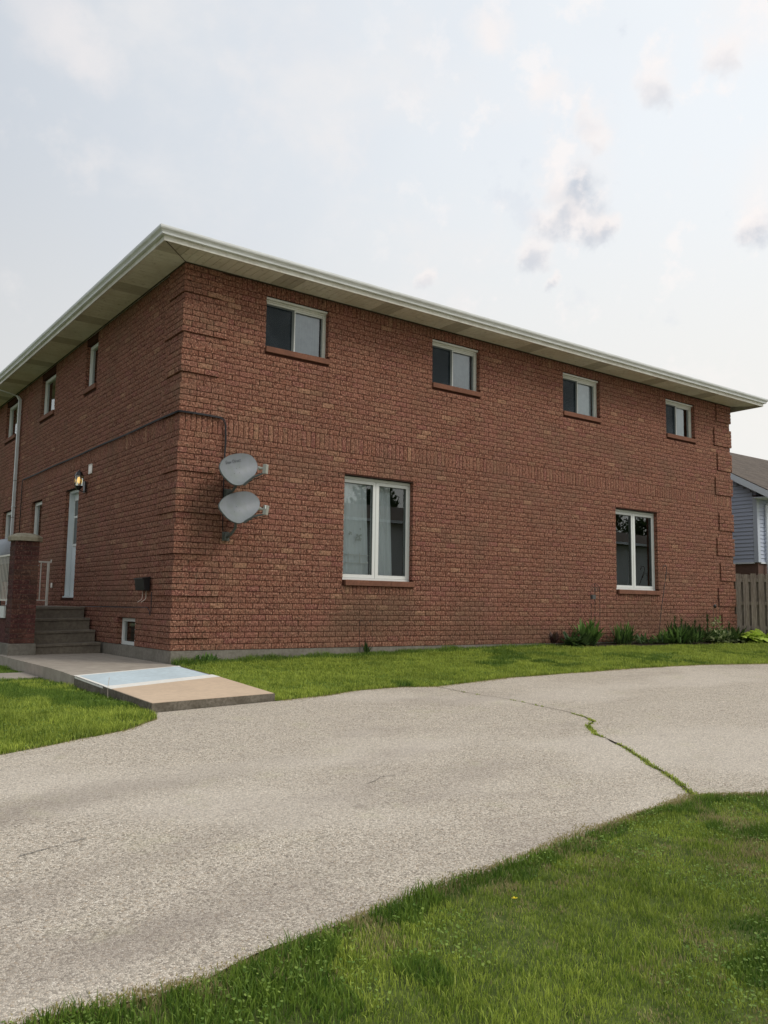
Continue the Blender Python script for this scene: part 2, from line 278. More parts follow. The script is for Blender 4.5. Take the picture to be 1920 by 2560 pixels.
def glass(name, tint, refl=0.05, k=1.7):
    m = bpy.data.materials.new(name); m.use_nodes = True; t = m.node_tree; t.nodes.remove(t.nodes['Principled BSDF'])
    fr = t.nodes.new('ShaderNodeFresnel'); fr.inputs[0].default_value = 1.5
    f = math_node(t, 'ADD', math_node(t, 'MULTIPLY', fr.outputs[0], k), refl, True)
    tr = t.nodes.new('ShaderNodeBsdfTransparent'); tr.inputs[0].default_value = (*tint, 1)
    gl = t.nodes.new('ShaderNodeBsdfGlossy'); gl.inputs['Roughness'].default_value = 0.0; gl.inputs['Color'].default_value = (0.92, 0.96, 0.96, 1)
    ms = t.nodes.new('ShaderNodeMixShader'); t.links.new(f, ms.inputs[0]); t.links.new(tr.outputs[0], ms.inputs[1]); t.links.new(gl.outputs[0], ms.inputs[2])
    t.links.new(ms.outputs[0], t.nodes['Material Output'].inputs['Surface']); return m
M['glass'] = glass('glass', (0.90, 0.95, 0.95))
M['glass_dark'] = glass('glass_dark', (0.45, 0.5, 0.5), 0.03)
def sheer_b():
    m = bpy.data.materials.new('sheer'); m.use_nodes = True; t = m.node_tree; b = t.nodes['Principled BSDF']
    b.inputs['Base Color'].default_value = (0.84, 0.87, 0.88, 1); b.inputs['Roughness'].default_value = 0.9
    tr = t.nodes.new('ShaderNodeBsdfTransparent'); ms = t.nodes.new('ShaderNodeMixShader'); ms.inputs[0].default_value = 0.12
    t.links.new(b.outputs[0], ms.inputs[1]); t.links.new(tr.outputs[0], ms.inputs[2]); t.links.new(ms.outputs[0], t.nodes['Material Output'].inputs['Surface']); return m
M['sheer'] = sheer_b()
def emit(name, color, s):
    m = bpy.data.materials.new(name); m.use_nodes = True; t = m.node_tree; b = t.nodes['Principled BSDF']
    b.inputs['Base Color'].default_value = (*color, 1); b.inputs['Emission Color'].default_value = (*color, 1); b.inputs['Emission Strength'].default_value = s; return m
M['bulb'] = emit('bulb', (1.0, 0.58, 0.15), 1.05)

# ------------------------------------------------------------------ mesh helpers
class MB:
    def __init__(s): s.v = []; s.f = []; s.tone = []
    def box(s, x0, x1, y0, y1, z0, z1):
        b = len(s.v); x0, x1 = min(x0, x1), max(x0, x1); y0, y1 = min(y0, y1), max(y0, y1); z0, z1 = min(z0, z1), max(z0, z1)
        s.v += [(x0, y0, z0), (x1, y0, z0), (x1, y1, z0), (x0, y1, z0), (x0, y0, z1), (x1, y0, z1), (x1, y1, z1), (x0, y1, z1)]
        s.f += [(b, b+3, b+2, b+1), (b+4, b+5, b+6, b+7), (b, b+1, b+5, b+4), (b+1, b+2, b+6, b+5), (b+2, b+3, b+7, b+6), (b+3, b, b+4, b+7)]
        return s
    def hexa(s, p):      # eight corners, bottom ring then top ring
        b = len(s.v); s.v += [tuple(q) for q in p]
        s.f += [(b, b+3, b+2, b+1), (b+4, b+5, b+6, b+7), (b, b+1, b+5, b+4), (b+1, b+2, b+6, b+5), (b+2, b+3, b+7, b+6), (b+3, b, b+4, b+7)]
        return s
    def poly(s, pts, t=None):
        b = len(s.v); s.v += [tuple(p) for p in pts]; s.f.append(tuple(range(b, b+len(pts))))
        if t is not None: s.tone.append(t)
        return s
    def prism(s, pts, z0, z1):   # ccw outline in xy; z0, z1 numbers or functions of (x, y)
        b = len(s.v); n = len(pts)
        a = z0 if callable(z0) else (lambda x, y: z0); c = z1 if callable(z1) else (lambda x, y: z1)
        s.v += [(x, y, a(x, y)) for x, y in pts] + [(x, y, c(x, y)) for x, y in pts]
        s.f += [tuple(b+i for i in reversed(range(n))), tuple(b+n+i for i in range(n))] + [(b+i, b+(i+1) % n, b+n+(i+1) % n, b+n+i) for i in range(n)]
        return s
    def tube(s, pts, r, seg=8, cap=True):
        pts = [Vector(p) for p in pts]; rs = r if isinstance(r, (list, tuple)) else [r]*len(pts)
        b = len(s.v); n = len(pts); up = None
        for i, p in enumerate(pts):
            d = (pts[min(i+1, n-1)]-pts[max(i-1, 0)]).normalized()
            if up is None: up = Vector((0, 0, 1)) if abs(d.z) < 0.9 else Vector((1, 0, 0))
            a = d.cross(up).normalized(); up = a.cross(d).normalized()
            for k in range(seg):
                t = 2*math.pi*k/seg; s.v.append(tuple(p+(a*math.cos(t)+up*math.sin(t))*rs[i]))
        for i in range(n-1):
            for k in range(seg):
                k2 = (k+1) % seg; s.f.append((b+i*seg+k, b+i*seg+k2, b+(i+1)*seg+k2, b+(i+1)*seg+k))
        if cap: s.f += [tuple(b+k for k in reversed(range(seg))), tuple(b+(n-1)*seg+k for k in range(seg))]
        return s
    def lathe(s, c, prof, seg=12, sx=1, sy=1):   # prof of (radius, z)
        b = len(s.v)
        for r, z in prof:
            for k in range(seg):
                t = 2*math.pi*(k+0.5)/seg; s.v.append((c[0]+r*sx*math.cos(t), c[1]+r*sy*math.sin(t), c[2]+z))
        for i in range(len(prof)-1):
            for k in range(seg):
                k2 = (k+1) % seg; s.f.append((b+i*seg+k, b+i*seg+k2, b+(i+1)*seg+k2, b+(i+1)*seg+k))
        s.f += [tuple(b+k for k in reversed(range(seg))), tuple(b+(len(prof)-1)*seg+k for k in range(seg))]
        return s
    def mesh(s, name, m):
        me = bpy.data.meshes.new(name); me.from_pydata(s.v, [], s.f); me.materials.append(m)
        if s.tone and len(s.tone) == len(s.f):
            at = me.attributes.new('tone', 'FLOAT', 'FACE'); at.data.foreach_set('value', s.tone)
        me.update(); return me
    def build(s, name, m, parent=None, smooth=False, bevel=0.0):
        me = s.mesh(name, m)
        if smooth:
            me.polygons.foreach_set('use_smooth', [True]*len(me.polygons))
        o = bpy.data.objects.new(name, me); COL.objects.link(o)
        if parent: o.parent = parent
        if bevel:
            md = o.modifiers.new('bevel', 'BEVEL'); md.width = bevel; md.segments = 2; md.limit_method = 'ANGLE'
        return o
def tag(o, label, cat, group=None, kind=None):
    if label: o['label'] = label
    if cat: o['category'] = cat
    if group: o['group'] = group
    if kind: o['kind'] = kind
    return o
def thing(name, label, cat, group=None, loc=(0, 0, 0)):
    o = bpy.data.objects.new(name, None); COL.objects.link(o); o.location = loc; o.empty_display_size = 0.3
    return tag(o, label, cat, group)
def structure(o): o['kind'] = 'structure'; return o
def arrmesh(name, V, F, m, tone=None, parent=None):
    me = bpy.data.meshes.new(name); nf, k = F.shape
    me.vertices.add(len(V)); me.vertices.foreach_set('co', V.astype(np.float32).ravel())
    me.loops.add(nf*k); me.loops.foreach_set('vertex_index', F.astype(np.int32).ravel())
    me.polygons.add(nf); me.polygons.foreach_set('loop_start', np.arange(0, nf*k, k, dtype=np.int32)); me.polygons.foreach_set('loop_total', np.full(nf, k, dtype=np.int32))
    me.materials.append(m)
    if tone is not None:
        at = me.attributes.new('tone', 'FLOAT', 'FACE'); at.data.foreach_set('value', tone.astype(np.float32))
    me.update(calc_edges=True); o = bpy.data.objects.new(name, me); COL.objects.link(o)
    if parent: o.parent = parent
    return o

# ------------------------------------------------------------------ terrain
def sm(a, b, x):
    t = np.clip((np.asarray(x, float)-a)/(b-a), 0, 1); return t*t*(3-2*t)
def gz(x, y):
    x = np.asarray(x, float); y = np.asarray(y, float)
    base = -0.2+0.02*np.clip(x, 0, 8); dn = np.clip(np.minimum(y, 0), -26, 0)*0.05
    std = base+dn; left = np.minimum(-0.2+dn, -0.37); w = sm(-1.7, -0.2, x)
    return w*std+(1-w)*left
def GZ(x, y): return float(gz(x, y))
gx = np.unique(np.concatenate([np.linspace(-200, -14, 12), np.arange(-14, 26, 0.5), np.linspace(26, 260, 14)]))
gy = np.unique(np.concatenate([np.linspace(-200, -30, 10), np.arange(-30, 8, 0.5), np.linspace(8, 300, 14)]))
X, Y = np.meshgrid(gx, gy); V = np.stack([X.ravel(), Y.ravel(), gz(X, Y).ravel()-.005], 1)
nx, ny = len(gx), len(gy); i, j = np.meshgrid(np.arange(nx-1), np.arange(ny-1)); a = (j*nx+i).ravel()
structure(arrmesh('ground', V, np.stack([a, a+1, a+nx+1, a+nx], 1), M['ground']))

FAR = [(-30, -12), (-12, -8.6), (-8, -6.9), (-5, -5.72), (-3.345, -4.975), (-2.892, -4.78), (-2.217, -4.452), (-1.743, -3.992), (-1.66, -3.70), (-0.18, -3.47), (0.514, -3.38), (1.15, -3.222), (1.783, -3.237), (2.193, -3.433), (2.693, -3.359), (3.698, -3.206), (6.7, -3.313), (7.754, -3.453), (9.52, -3.742), (14, -4.9), (22, -8), (40, -18)]
NEAR = [(-30, -9.6), (-12, -9.1), (-6, -8.98), (-4.03, -8.911), (-3.435, -8.904), (-3.056, -8.821), (-2.511, -8.706), (-1.616, -8.558), (-0.669, -8.391), (0.511, -8.24), (1.039, -8.484), (2.5, -8.75), (6, -9.6), (12, -11.6), (22, -17), (40, -30)]
def curve(c, x): return np.interp(x, [p[0] for p in c], [p[1] for p in c])
xs = np.unique(np.round(np.concatenate([np.arange(-30, -6, 1.0), np.arange(-6, 12, 0.12), np.arange(12, 30, 1.0), [p[0] for p in FAR if abs(p[0]) < 30], [p[0] for p in NEAR if abs(p[0]) < 30]]), 2))
ts = np.linspace(0, 1, 28)
fy = curve(FAR, xs); ny_ = curve(NEAR, xs)
ed = np.array([noise.noise(Vector((x*2.3, 0.3, 0)))*0.05+noise.noise(Vector((x*9, 0.3, 3)))*0.015 for x in xs]); ed2 = np.array([noise.noise(Vector((x*2.3, 5.3, 0)))*0.05+noise.noise(Vector((x*11, 5.3, 2)))*0.028 for x in xs])
nearslab = (xs > -1.8) & (xs < 0.1); ed[nearslab] = 0
X = np.repeat(xs[:, None], len(ts), 1); Y = (fy+ed)[:, None]*(1-ts)+(ny_+ed2)[:, None]*ts
V = np.stack([X.ravel(), Y.ravel(), (gz(X, Y)+0.005).ravel()], 1); n1, n2 = len(xs), len(ts)
i, j = np.meshgrid(np.arange(n1-1), np.arange(n2-1), indexing='ij'); a = (i*n2+j).ravel()
structure(arrmesh('driveway', V, np.stack([a, a+1, a+n2+1, a+n2], 1)[:, ::-1], M['drive']))
CR = [(2.193, -3.40), (2.21, -3.902), (2.336, -4.577), (2.326, -5.031), (2.32, -5.514), (2.249, -5.78), (2.133, -6.006), (1.90, -6.13), (1.802, -6.234), (1.70, -6.36), (1.608, -6.453), (1.561, -6.638), (1.475, -6.775), (1.339, -7.057), (1.16, -7.311), (1.019, -7.506), (0.933, -7.676), (0.769, -7.933), (0.647, -8.056), (0.511, -8.24)]
CW = [.012, .010, .008, .010, .012, .018, .045, .05, .05, .045, .03, .010, .04, .045, .04, .045, .045, .05, .05, .07]
mb = MB()
fine = []
for k in range(len(CR)-1):
    for q in range(6):
        f = q/6; x = CR[k][0]*(1-f)+CR[k+1][0]*f; y = CR[k][1]*(1-f)+CR[k+1][1]*f; w = CW[k]*(1-f)+CW[k+1]*f
        x += noise.noise(Vector((y*4, 1, 0)))*0.03; fine.append((x, y, w*(0.7+0.6*abs(noise.noise(Vector((y*9, 7, 0)))))))
for k in range(len(fine)-1):
    (x0, y0, w0), (x1, y1, w1_) = fine[k], fine[k+1]
    mb.poly([(x0-w0/2, y0, GZ(x0, y0)+.010), (x1-w1_/2, y1, GZ(x1, y1)+.010), (x1+w1_/2, y1, GZ(x1, y1)+.010), (x0+w0/2, y0, GZ(x0, y0)+.010)])
structure(mb.build('driveway_crack', M['soil']))
mb = MB()
for pts in ([(-3.75, -7.30), (-3.6, -7.25), (-3.47, -7.20), (-3.38, -7.18)], [(-1.35, -6.9), (-1.25, -6.86), (-1.15, -6.78), (-1.02, -6.80)]):
    for k in range(len(pts)-1):
        (x0, y0), (x1, y1) = pts[k], pts[k+1]; w_ = .0022 if k % 2 else .0035
        mb.poly([(x0, y0-w_, GZ(x0, y0)+.010), (x1, y1-w_, GZ(x1, y1)+.010), (x1, y1+w_, GZ(x1, y1)+.010), (x0, y0+w_, GZ(x0, y0)+.010)])
structure(mb.build('hairline_cracks', M['edging']))

# walkway slab beside the corner: grey part, painted stripe, tan part
walk = thing('walkway', 'raised concrete walkway slab', None); del walk['label']; walk['kind'] = 'structure'
def ztop(y): return float(np.interp(-y, [-3.2, 0.3, 1.7, 3.6], [-0.188, -0.19, -0.235, -0.292]))
def xl(y): return -1.68
def xr(y): return float(np.interp(y, [-3.5, -1.7, -0.02, 0.0, 3.2], [-0.18, -0.03, 0.0, -0.004, -0.004]))
def ring(y): return y
def slab_part(name, ya0, yb0, ya1, yb1, m, inset=0.0, dz=0.0, bottom=True):   # left y span ya0..yb0, right y span ya1..yb1 (far to near)
    mb = MB(); n = 8
    P = lambda f, s: None
    rows = []
    for k in range(n+1):
        f = k/n; yL = ya0*(1-f)+yb0*f; yR = ya1*(1-f)+yb1*f
        rows.append(((xl(yL)+inset, yL, ztop(yL)+dz), (xr(yR)-inset, yR, ztop(yR)+dz)))
    for k in range(n):
        a_, b_ = rows[k]; c_, d_ = rows[k+1]
        lo = (lambda p: (p[0], p[1], (p[2]-0.22) if bottom else p[2]-0.004))
        mb.hexa([lo(c_), lo(d_), lo(b_), lo(a_), c_, d_, b_, a_])
    return mb.build(name, m, walk)
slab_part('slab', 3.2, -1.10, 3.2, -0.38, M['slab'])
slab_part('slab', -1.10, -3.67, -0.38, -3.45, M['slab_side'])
slab_part('painted_stripe', -1.12, -2.2, -0.42, -1.50, M['paint_blue'], 0.05, 0.004, False)
slab_part('painted_border', -1.06, -1.13, -0.36, -0.425, M['paint_white'], 0.004, 0.004, False)
slab_part('painted_border', -2.2, -2.45, -1.50, -1.76, M['paint_white'], 0.004, 0.004, False)
mb = MB()
for k in range(8):
    f0, f1 = k/8, (k+1)/8; y0 = -1.13*(1-f0)-2.2*f0; y1 = -1.13*(1-f1)-2.2*f1
    mb.poly([(-1.676, y0, ztop(y0)+.0045), (-1.676, y1, ztop(y1)+.0045), (-1.629, y1, ztop(y1)+.0045), (-1.629, y0, ztop(y0)+.0045)][::1])
    mb.poly([(-1.684, y0, ztop(y0)), (-1.684, y0, ztop(y0)-.022), (-1.684, y1, ztop(y1)-.022), (-1.684, y1, ztop(y1))])
mb.build('painted_border', M['paint_white'], walk)
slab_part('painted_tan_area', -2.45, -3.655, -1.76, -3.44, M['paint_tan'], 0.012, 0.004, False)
# paving slab crossing the left lawn
mb = MB().prism([(-6.5, -0.15), (-1.70, 0.42), (-1.70, 1.25), (-6.5, 1.1)], -0.5, -0.335); structure(mb.build('side_path', M['slab'], bevel=0.01))

# ------------------------------------------------------------------ brick house
C_ = 0.089; BL = 0.239; ZT = 5.888; LX = 14.7265; LY = 16.0
house = thing('brick_house', 'long two-storey red brick house with white eaves, seen from its corner', 'house')
class Wall:      # u along the wall, n outward
    def __init__(s, kind, L): s.k = kind; s.L = L
    def P(s, u, z, n): return (u, -n, z) if s.k == 'R' else (-n, u, z)
    def box(s, mb, u0, u1, z0, z1, n0, n1):
        if s.k == 'R': mb.box(u0, u1, -n1, -n0, z0, z1)
        else: mb.box(-n1, -n0, u0, u1, z0, z1)
        return mb
WR = Wall('R', LX); WL = Wall('L', LY)
WINR_U = [(1.40, 2.60), (4.8995, 6.0945), (8.4845, 9.6795), (12.0695, 13.22)]
WINR_G = [(2.9875, 4.475), (10.1575, 11.64)]
WINL_U = [(4.17, 4.88), (7.05, 8.19), (10.45, 11.64), (13.4, 14.6)]
opR = [(a, b, 4.85, 5.696) for a, b in WINR_U]+[(a, b, 1.13, 2.91) for a, b in WINR_G]
opL = [(a, b, 4.86, 5.74) for a, b in WINL_U]+[(4.90, 5.76, 0.77, 2.925), (7.59, 8.46, 1.45, 2.925), (10.39, 11.3, 1.45, 2.925), (1.49, 2.33, 0.0, 0.436)]
# openings plus the sills and rowlocks under them, where no common brick goes
cutR = opR+[(a-.0, b+.02, 4.755, 4.85) for a, b in WINR_U]+[(a-.02, b+.04, 0.925, 1.13) for a, b in WINR_G]
cutL = opL+[(a-.03, b+.03, 4.765, 4.86) for a, b in WINL_U]+[(7.56, 8.49, 1.355, 1.45), (10.36, 11.33, 1.355, 1.45)]
def sub(iv, cuts):
    out = [iv]
    for a, b in cuts:
        nw = []
        for s, e in out:
            if b <= s or a >= e: nw.append((s, e)); continue
            if a > s: nw.append((s, a))
            if b < e: nw.append((b, e))
        out = nw
    return out
J = 0.0056
bricks = []      # (wall, u0, u1, z0, z1, out, depth)
def quoin(r, near=True):
    if 2 <= r < 37: k = (r-2) % 7; idx = (r-2)//7; w = .5975 if idx % 2 == 0 else .717
    elif 40 <= r < 66: k = (r-40) % 7; idx = (r-40)//7; w = .717 if idx % 2 == 0 else .5975
    else: return 0
    return w if k < 5 else 0
def row(Wl, r, z0, z1, u_lo, u_hi, cuts, start, step, soldier=False, far=True, proud=0.0):
    rt_ = 0.0
    q = 0 if soldier else quoin(r)
    cz = [(a, b) for a, b, c0, c1 in cuts if c0 < z1-0.02 and c1 > z0+0.02]
    u = start
    joints = []
    while u > u_lo: u -= step
    while u < u_hi: joints.append(u); u += step
    joints.append(u)
    for a, b in zip(joints[:-1], joints[1:]):
        a, b = max(a, u_lo), min(b, u_hi)
        if b-a < 0.02: continue
        segs = [(a, b, 0.0)]
        if q:
            ns = []
            for s, e, o in segs:
                for lo, hi, out in ((-1, q, .030), (q, (LX-q) if far else 99, 0.0)) + (((LX-q, 99, .030),) if far else ()):
                    s2, e2 = max(s, lo), min(e, hi)
                    if e2-s2 > 0.015: ns.append((s2, e2, out))
            segs = ns
        for s, e, out in segs:
            for s2, e2 in sub((s, e), cz):
                if e2-s2 < 0.018: continue
                eL = any(abs(s2-y) < 2e-3 for x, y in cz); eR = any(abs(e2-x) < 2e-3 for x, y in cz); edge = eL or eR
                corner0 = abs(s2-0.0) < 1e-6; corner1 = far and abs(e2-LX) < 1e-6
                s3 = s2-out if corner0 else s2+J; e3 = e2+(out if corner1 else 0) if corner1 else e2-J
                if abs(s2-s) > 1e-6: s3 = s2
                if abs(e2-e) > 1e-6: e3 = e2
                if eL: s3 = s2
                if eR: e3 = e2
                d = 0.1155 if (corner0 or corner1) else (0.10 if edge else 0.03)
                if q and (abs(s2-q) < 1e-6): s3 = s2+J
                bricks.append((Wl, s3, e3, z0+J, z1-J, out+rnd.uniform(-.0015, .0015)+proud, d+out, soldier))
RW_END = LX
for r in range(0, 66):
    if 37 <= r < 40: continue
    z0, z1 = r*C_, min((r+1)*C_, ZT-0.004); even = r % 2 == 0
    top = r >= 64
    rlo, rhi = (0.0 if even else 0.1195), LX
    if not top:
        row(WR, r, z0, z1, rlo, rhi, cutR, 0.0 if even else 0.1195, BL)
        row(WL, r, z0, z1, 0.1195 if even else 0.0, LY, cutL, 0.1195 if even else 0.0, BL, far=False)
    else:
        row(WR, r, z0, z1, rlo, 0.956, cutR, 0.0 if even else 0.1195, BL, far=False)
        row(WR, r, z0, z1, 13.86, LX, cutR, 0.0 if even else 0.1195, BL)
        row(WL, r, z0, z1, 0.1195 if even else 0.0, 0.956, cutL, 0.1195 if even else 0.0, BL, far=False)
row(WR, 37, 37*C_, 40*C_, 0.0, LX, cutR, 0.0, .0885, True, far=True)
row(WL, 37, 37*C_, 40*C_, 0.125, LY, cutL, 0.125, .0885, True, far=False)
row(WR, 64, 64*C_, ZT-.004, 0.956, 13.86, cutR, 0.956, .0885, True, far=False)
row(WL, 64, 64*C_+.0, ZT-.004, 0.956, LY, cutL, 0.956, .0885, True, far=False)
def brick_geo(Wl, u0, u1, z0, z1, out, d, tone, mb):
    nx_, nz_ = (5, 2) if (u1-u0) > (z1-z0) else (2, 5)
    b = len(mb.v); e = 0.0035
    ph = rnd.uniform(0, 50)
    for j in range(nz_+1):
        for i in range(nx_+1):
            u = u0+(u1-u0)*i/nx_; z = z0+(z1-z0)*j/nz_
            bd = i in (0, nx_) or j in (0, nz_)
            n = out+(-0.0045 if bd else 0.0)+rnd.uniform(-.0025, .0035)
            if 0 < i < nx_: u += rnd.uniform(-.006, .006)
            if bd: u += rnd.uniform(-.001, .001); z += rnd.uniform(-.001, .001)
            mb.v.append(Wl.P(u, z, n))
    W1 = nx_+1; flip = Wl.k == 'L'
    def F(*q): mb.f.append(tuple(reversed(q)) if flip else q); mb.tone.append(tone)
    for j in range(nz_):
        for i in range(nx_):
            q = b+j*W1+i; F(q, q+1, q+W1+1, q+W1)
    c = len(mb.v); bk = out-d
    mb.v += [Wl.P(u0, z0, bk), Wl.P(u1, z0, bk), Wl.P(u1, z1, bk), Wl.P(u0, z1, bk)]
    bot = [b+i for i in range(W1)]; topr = [b+nz_*W1+i for i in range(W1)]; lf = [b+j*W1 for j in range(nz_+1)]; rg = [b+j*W1+nx_ for j in range(nz_+1)]
    F(*reversed(bot), c, c+1); F(*topr, c+2, c+3); F(*lf, c+3, c); F(*reversed(rg), c+1, c+2)
def proj(p):
    d = Vector(p)-CAMP; w = d.dot(FW)
    if w < 0.1: return None
    return (960+2109.5*d.dot(RT)/w, 1280-2109.5*d.dot(UP)/w)
def shown_area(bk):
    Wl, u0, u1, z0, z1 = bk[:5]
    q = [proj(Wl.P(u, z, 0)) for u, z in ((u0, z0), (u1, z0), (u1, z1), (u0, z1))]
    if any(p is None or not (0 < p[0] < 1920 and 0 < p[1] < 2560) for p in q): return 0
    return abs(sum(q[i][0]*q[(i+1) % 4][1]-q[(i+1) % 4][0]*q[i][1] for i in range(4)))/2
order = sorted(range(len(bricks)), key=lambda i: -shown_area(bricks[i]))
single = set(order[:298])
joined = MB()
for i, bk in enumerate(bricks):
    Wl, u0, u1, z0, z1, out, d, sol = bk; t = rnd.random()
    if i in single:
        cu, cz_ = (u0+u1)/2, (z0+z1)/2; mb = MB()
        brick_geo(Wl, u0-cu, u1-cu, z0-cz_, z1-cz_, out, d, t, mb)
        o = mb.build('brick', M['brick'], house); o.location = Wl.P(cu, cz_, 0)
    else: brick_geo(Wl, u0, u1, z0, z1, out, d, t, joined)
# rowlock bricks under the ground floor sills
for a, b in WINR_G:
    u = a-.02
    while u < b+.03:
        brick_geo(WR, u+.004, u+.070, .8955, 1.026, rnd.uniform(-.002, .002), .05, rnd.random(), joined); u += .0765
tag(joined.build('brick_courses', M['brick'], house), None, None, kind='stuff')

# mortar backing with openings
def backing(Wl, u_lo, u_hi, n0, n1, ops, mb, zlo=0.0, zhi=ZT, e=0.006):
    us = sorted(set([u_lo, u_hi]+[a-e for a, b, c, d in ops]+[b+e for a, b, c, d in ops])); us = [u for u in us if u_lo <= u <= u_hi]
    for a, b in zip(us[:-1], us[1:]):
        mid = (a+b)/2; cuts = [(c-e, d+e) for x, y, c, d in ops if x-e < mid < y+e]
        for z0, z1 in sub((zlo, zhi), cuts): Wl.box(mb, a, b, z0, z1, n0, n1)
mb = MB(); backing(WR, 0.010, LX-0.010, -0.10, -0.009, opR, mb); backing(WR, 0.010, LX-0.010, -0.22, -0.1005, opR, mb, e=.036); mb.build('wall', M['mortar'], house)
mb = MB(); backing(WL, 0.2215, LY, -0.22, -0.009, opL, mb); WL.box(mb, 0.010, 0.2205, 0.0, ZT, -0.018, -0.0095); mb.build('wall', M['mortar'], house)
mb = MB().box(LX-.21, LX-.0105, .2215, LY, 0, ZT); mb.build('wall', M['mortar'], house)
mb = MB().box(.2215, LX-.2215, LY-.2, LY, 0, ZT); mb.build('wall', M['mortar'], house)
mb = MB(); mb.box(.23, LX-.23, .23, LY-.21, 3.0, 3.3); mb.box(.23, LX-.23, .23, LY-.21, 5.9, 5.95); mb.box(.23, LX-.23, .23, LY-.21, .40, .55)
mb.build('floor_slab', M['room'], house)
mb = MB()
for x in (3.3, 7.3, 11.0): mb.box(x-.6 if x < 4 else x, x-.5 if x < 4 else x+.1, .24, 4, 3.31, 5.89)
for x in (5.2, 9.0): mb.box(x, x+.1, .24, 4, .56, 2.99)
mb.box(2.85, LX-.3, 3.4, 3.5, .56, 2.99); mb.box(.3, LX-.3, 4.01, 4.11, 3.31, 5.89)
mb.build('partition', M['room'], house)
# foundation
mb = MB(); mb.box(.012, LX-.012, .012, .22, -1.2, -.002); mb.box(.012, .22, .2205, 1.48, -1.2, -.002); mb.box(.012, .22, 1.48, 2.34, -1.2, -.008); mb.box(.012, .22, 2.34, LY, -1.2, -.002); mb.box(LX-.22, LX-.012, .2205, LY, -1.2, -.002)
mb.build('foundation', M['concrete'], house)
for a, b in WINR_G: MB().box(a-.14, b+.05, -.002, .09, 2.912, 2.918).build('lintel', M['dark_gap'], house)
MB().box(-.002, .09, 4.86, 5.80, 2.927, 2.933).build('lintel', M['dark_gap'], house)

# soffit, fascia, gutter, roof
OV = 0.575; RX = LX+OV
RIB = 0.1333
def soffit_rib(mb, side, s0, s1):
    g = 0.007; t0 = ZT; t1 = ZT+0.012
    def q(s, o): return (s, -o) if side == 'R' else (-o, s)
    a, b = s0+g/2, s1-g/2
    def inner(s):   # distance out from the wall line where the panel starts
        if s < 0: return -s
        if side == 'R' and s > LX: return s-LX
        return -0.012
    ia, ib = inner(a), inner(b)
    if min(ia, ib) >= OV-0.01: return
    pts = [q(a, min(ia, OV)), q(a, OV), q(b, OV), q(b, min(ib, OV))]
    if side == 'L': pts = pts[::-1]
    mid = 0.0045
    bb = len(mb.v); n = 4
    mb.prism(pts, t0, t1)
k = 0; s = -OV
for side, s1 in (('R', RX), ('L', LY)):
    s = -OV; idx = 0
    while s < s1:
        c = s+.2
        vent = abs(((c-1.5+0.975) % 1.95)-0.975) < 0.2
        mb = MB()
        for j in range(3):
            if s+j*RIB < s1: soffit_rib(mb, side, s+j*RIB, min(s+(j+1)*RIB, s1))
        if mb.v: mb.build('soffit_vent' if vent else 'soffit_panel', M['soffit_vent' if vent else 'soffit'], house)
        s += 0.4; idx += 1
mb = MB().tube([(-.02, -.02, ZT-.003), (-OV, -OV, ZT-.003)], .006, 6); mb.build('soffit_joint', M['grime'], house)
mb = MB(); mb.box(-.036, LX+.036, -.036, -.024, ZT-.022, ZT-.001); mb.box(-.036, -.024, -.0235, LY, ZT-.022, ZT-.001)
mb.build('soffit_channel', M['grime'], house)
def sweep(prof, path, name, m, closed=True):
    # path: list of plan points with outward mitre vectors; prof: (offset, z)
    mb = MB(); n = len(prof)
    for (x, y, mx, my) in path:
        for o, z in prof: mb.v.append((x+mx*o, y+my*o, z))
    for i in range(len(path)-1):
        for k in range(n):
            k2 = (k+1) % n; mb.f.append((i*n+k, (i+1)*n+k, (i+1)*n+k2, i*n+k2))
    mb.f.append(tuple(range(n))); mb.f.append(tuple(reversed(range((len(path)-1)*n, len(path)*n))))
    return mb.build(name, m, house)
PATH = [(RX, 6.0, 1, 0), (RX, -OV, 1, -1), (-OV, -OV, -1, -1), (-OV, LY, -1, 0)]
sweep([(0.0, ZT-.014), (.018, ZT-.014), (.018, 6.055), (0.0, 6.055)], PATH, 'fascia', M['fascia'])
GP = [(.019, 5.948), (.070, 5.948), (.074, 5.975), (.088, 5.995), (.108, 6.012), (.116, 6.030), (.116, 6.058), (.108, 6.064), (.103, 6.056), (.103, 6.034), (.07, 6.0), (.06, 5.957), (.019, 5.957)]
sweep(GP, PATH, 'gutter', M['gutter'])
mb = MB(); a0, b0 = (-OV-.03, -OV-.03, 6.052), (RX+.03, -OV-.03, 6.052); c0, d0 = (RX+.03, LY+.4, 6.052), (-OV-.03, LY+.4, 6.052)
h = 2.4; r0, r1 = (7.36, 7.5, 6.05+h), (7.36, 9.2, 6.05+h)
mb.poly([a0, b0, r0]); mb.poly([b0, c0, r1, r0]); mb.poly([c0, d0, r1]); mb.poly([d0, a0, r0, r1]); mb.poly([a0, d0, c0, b0])
mb.build('roof', M['shingle'], house)

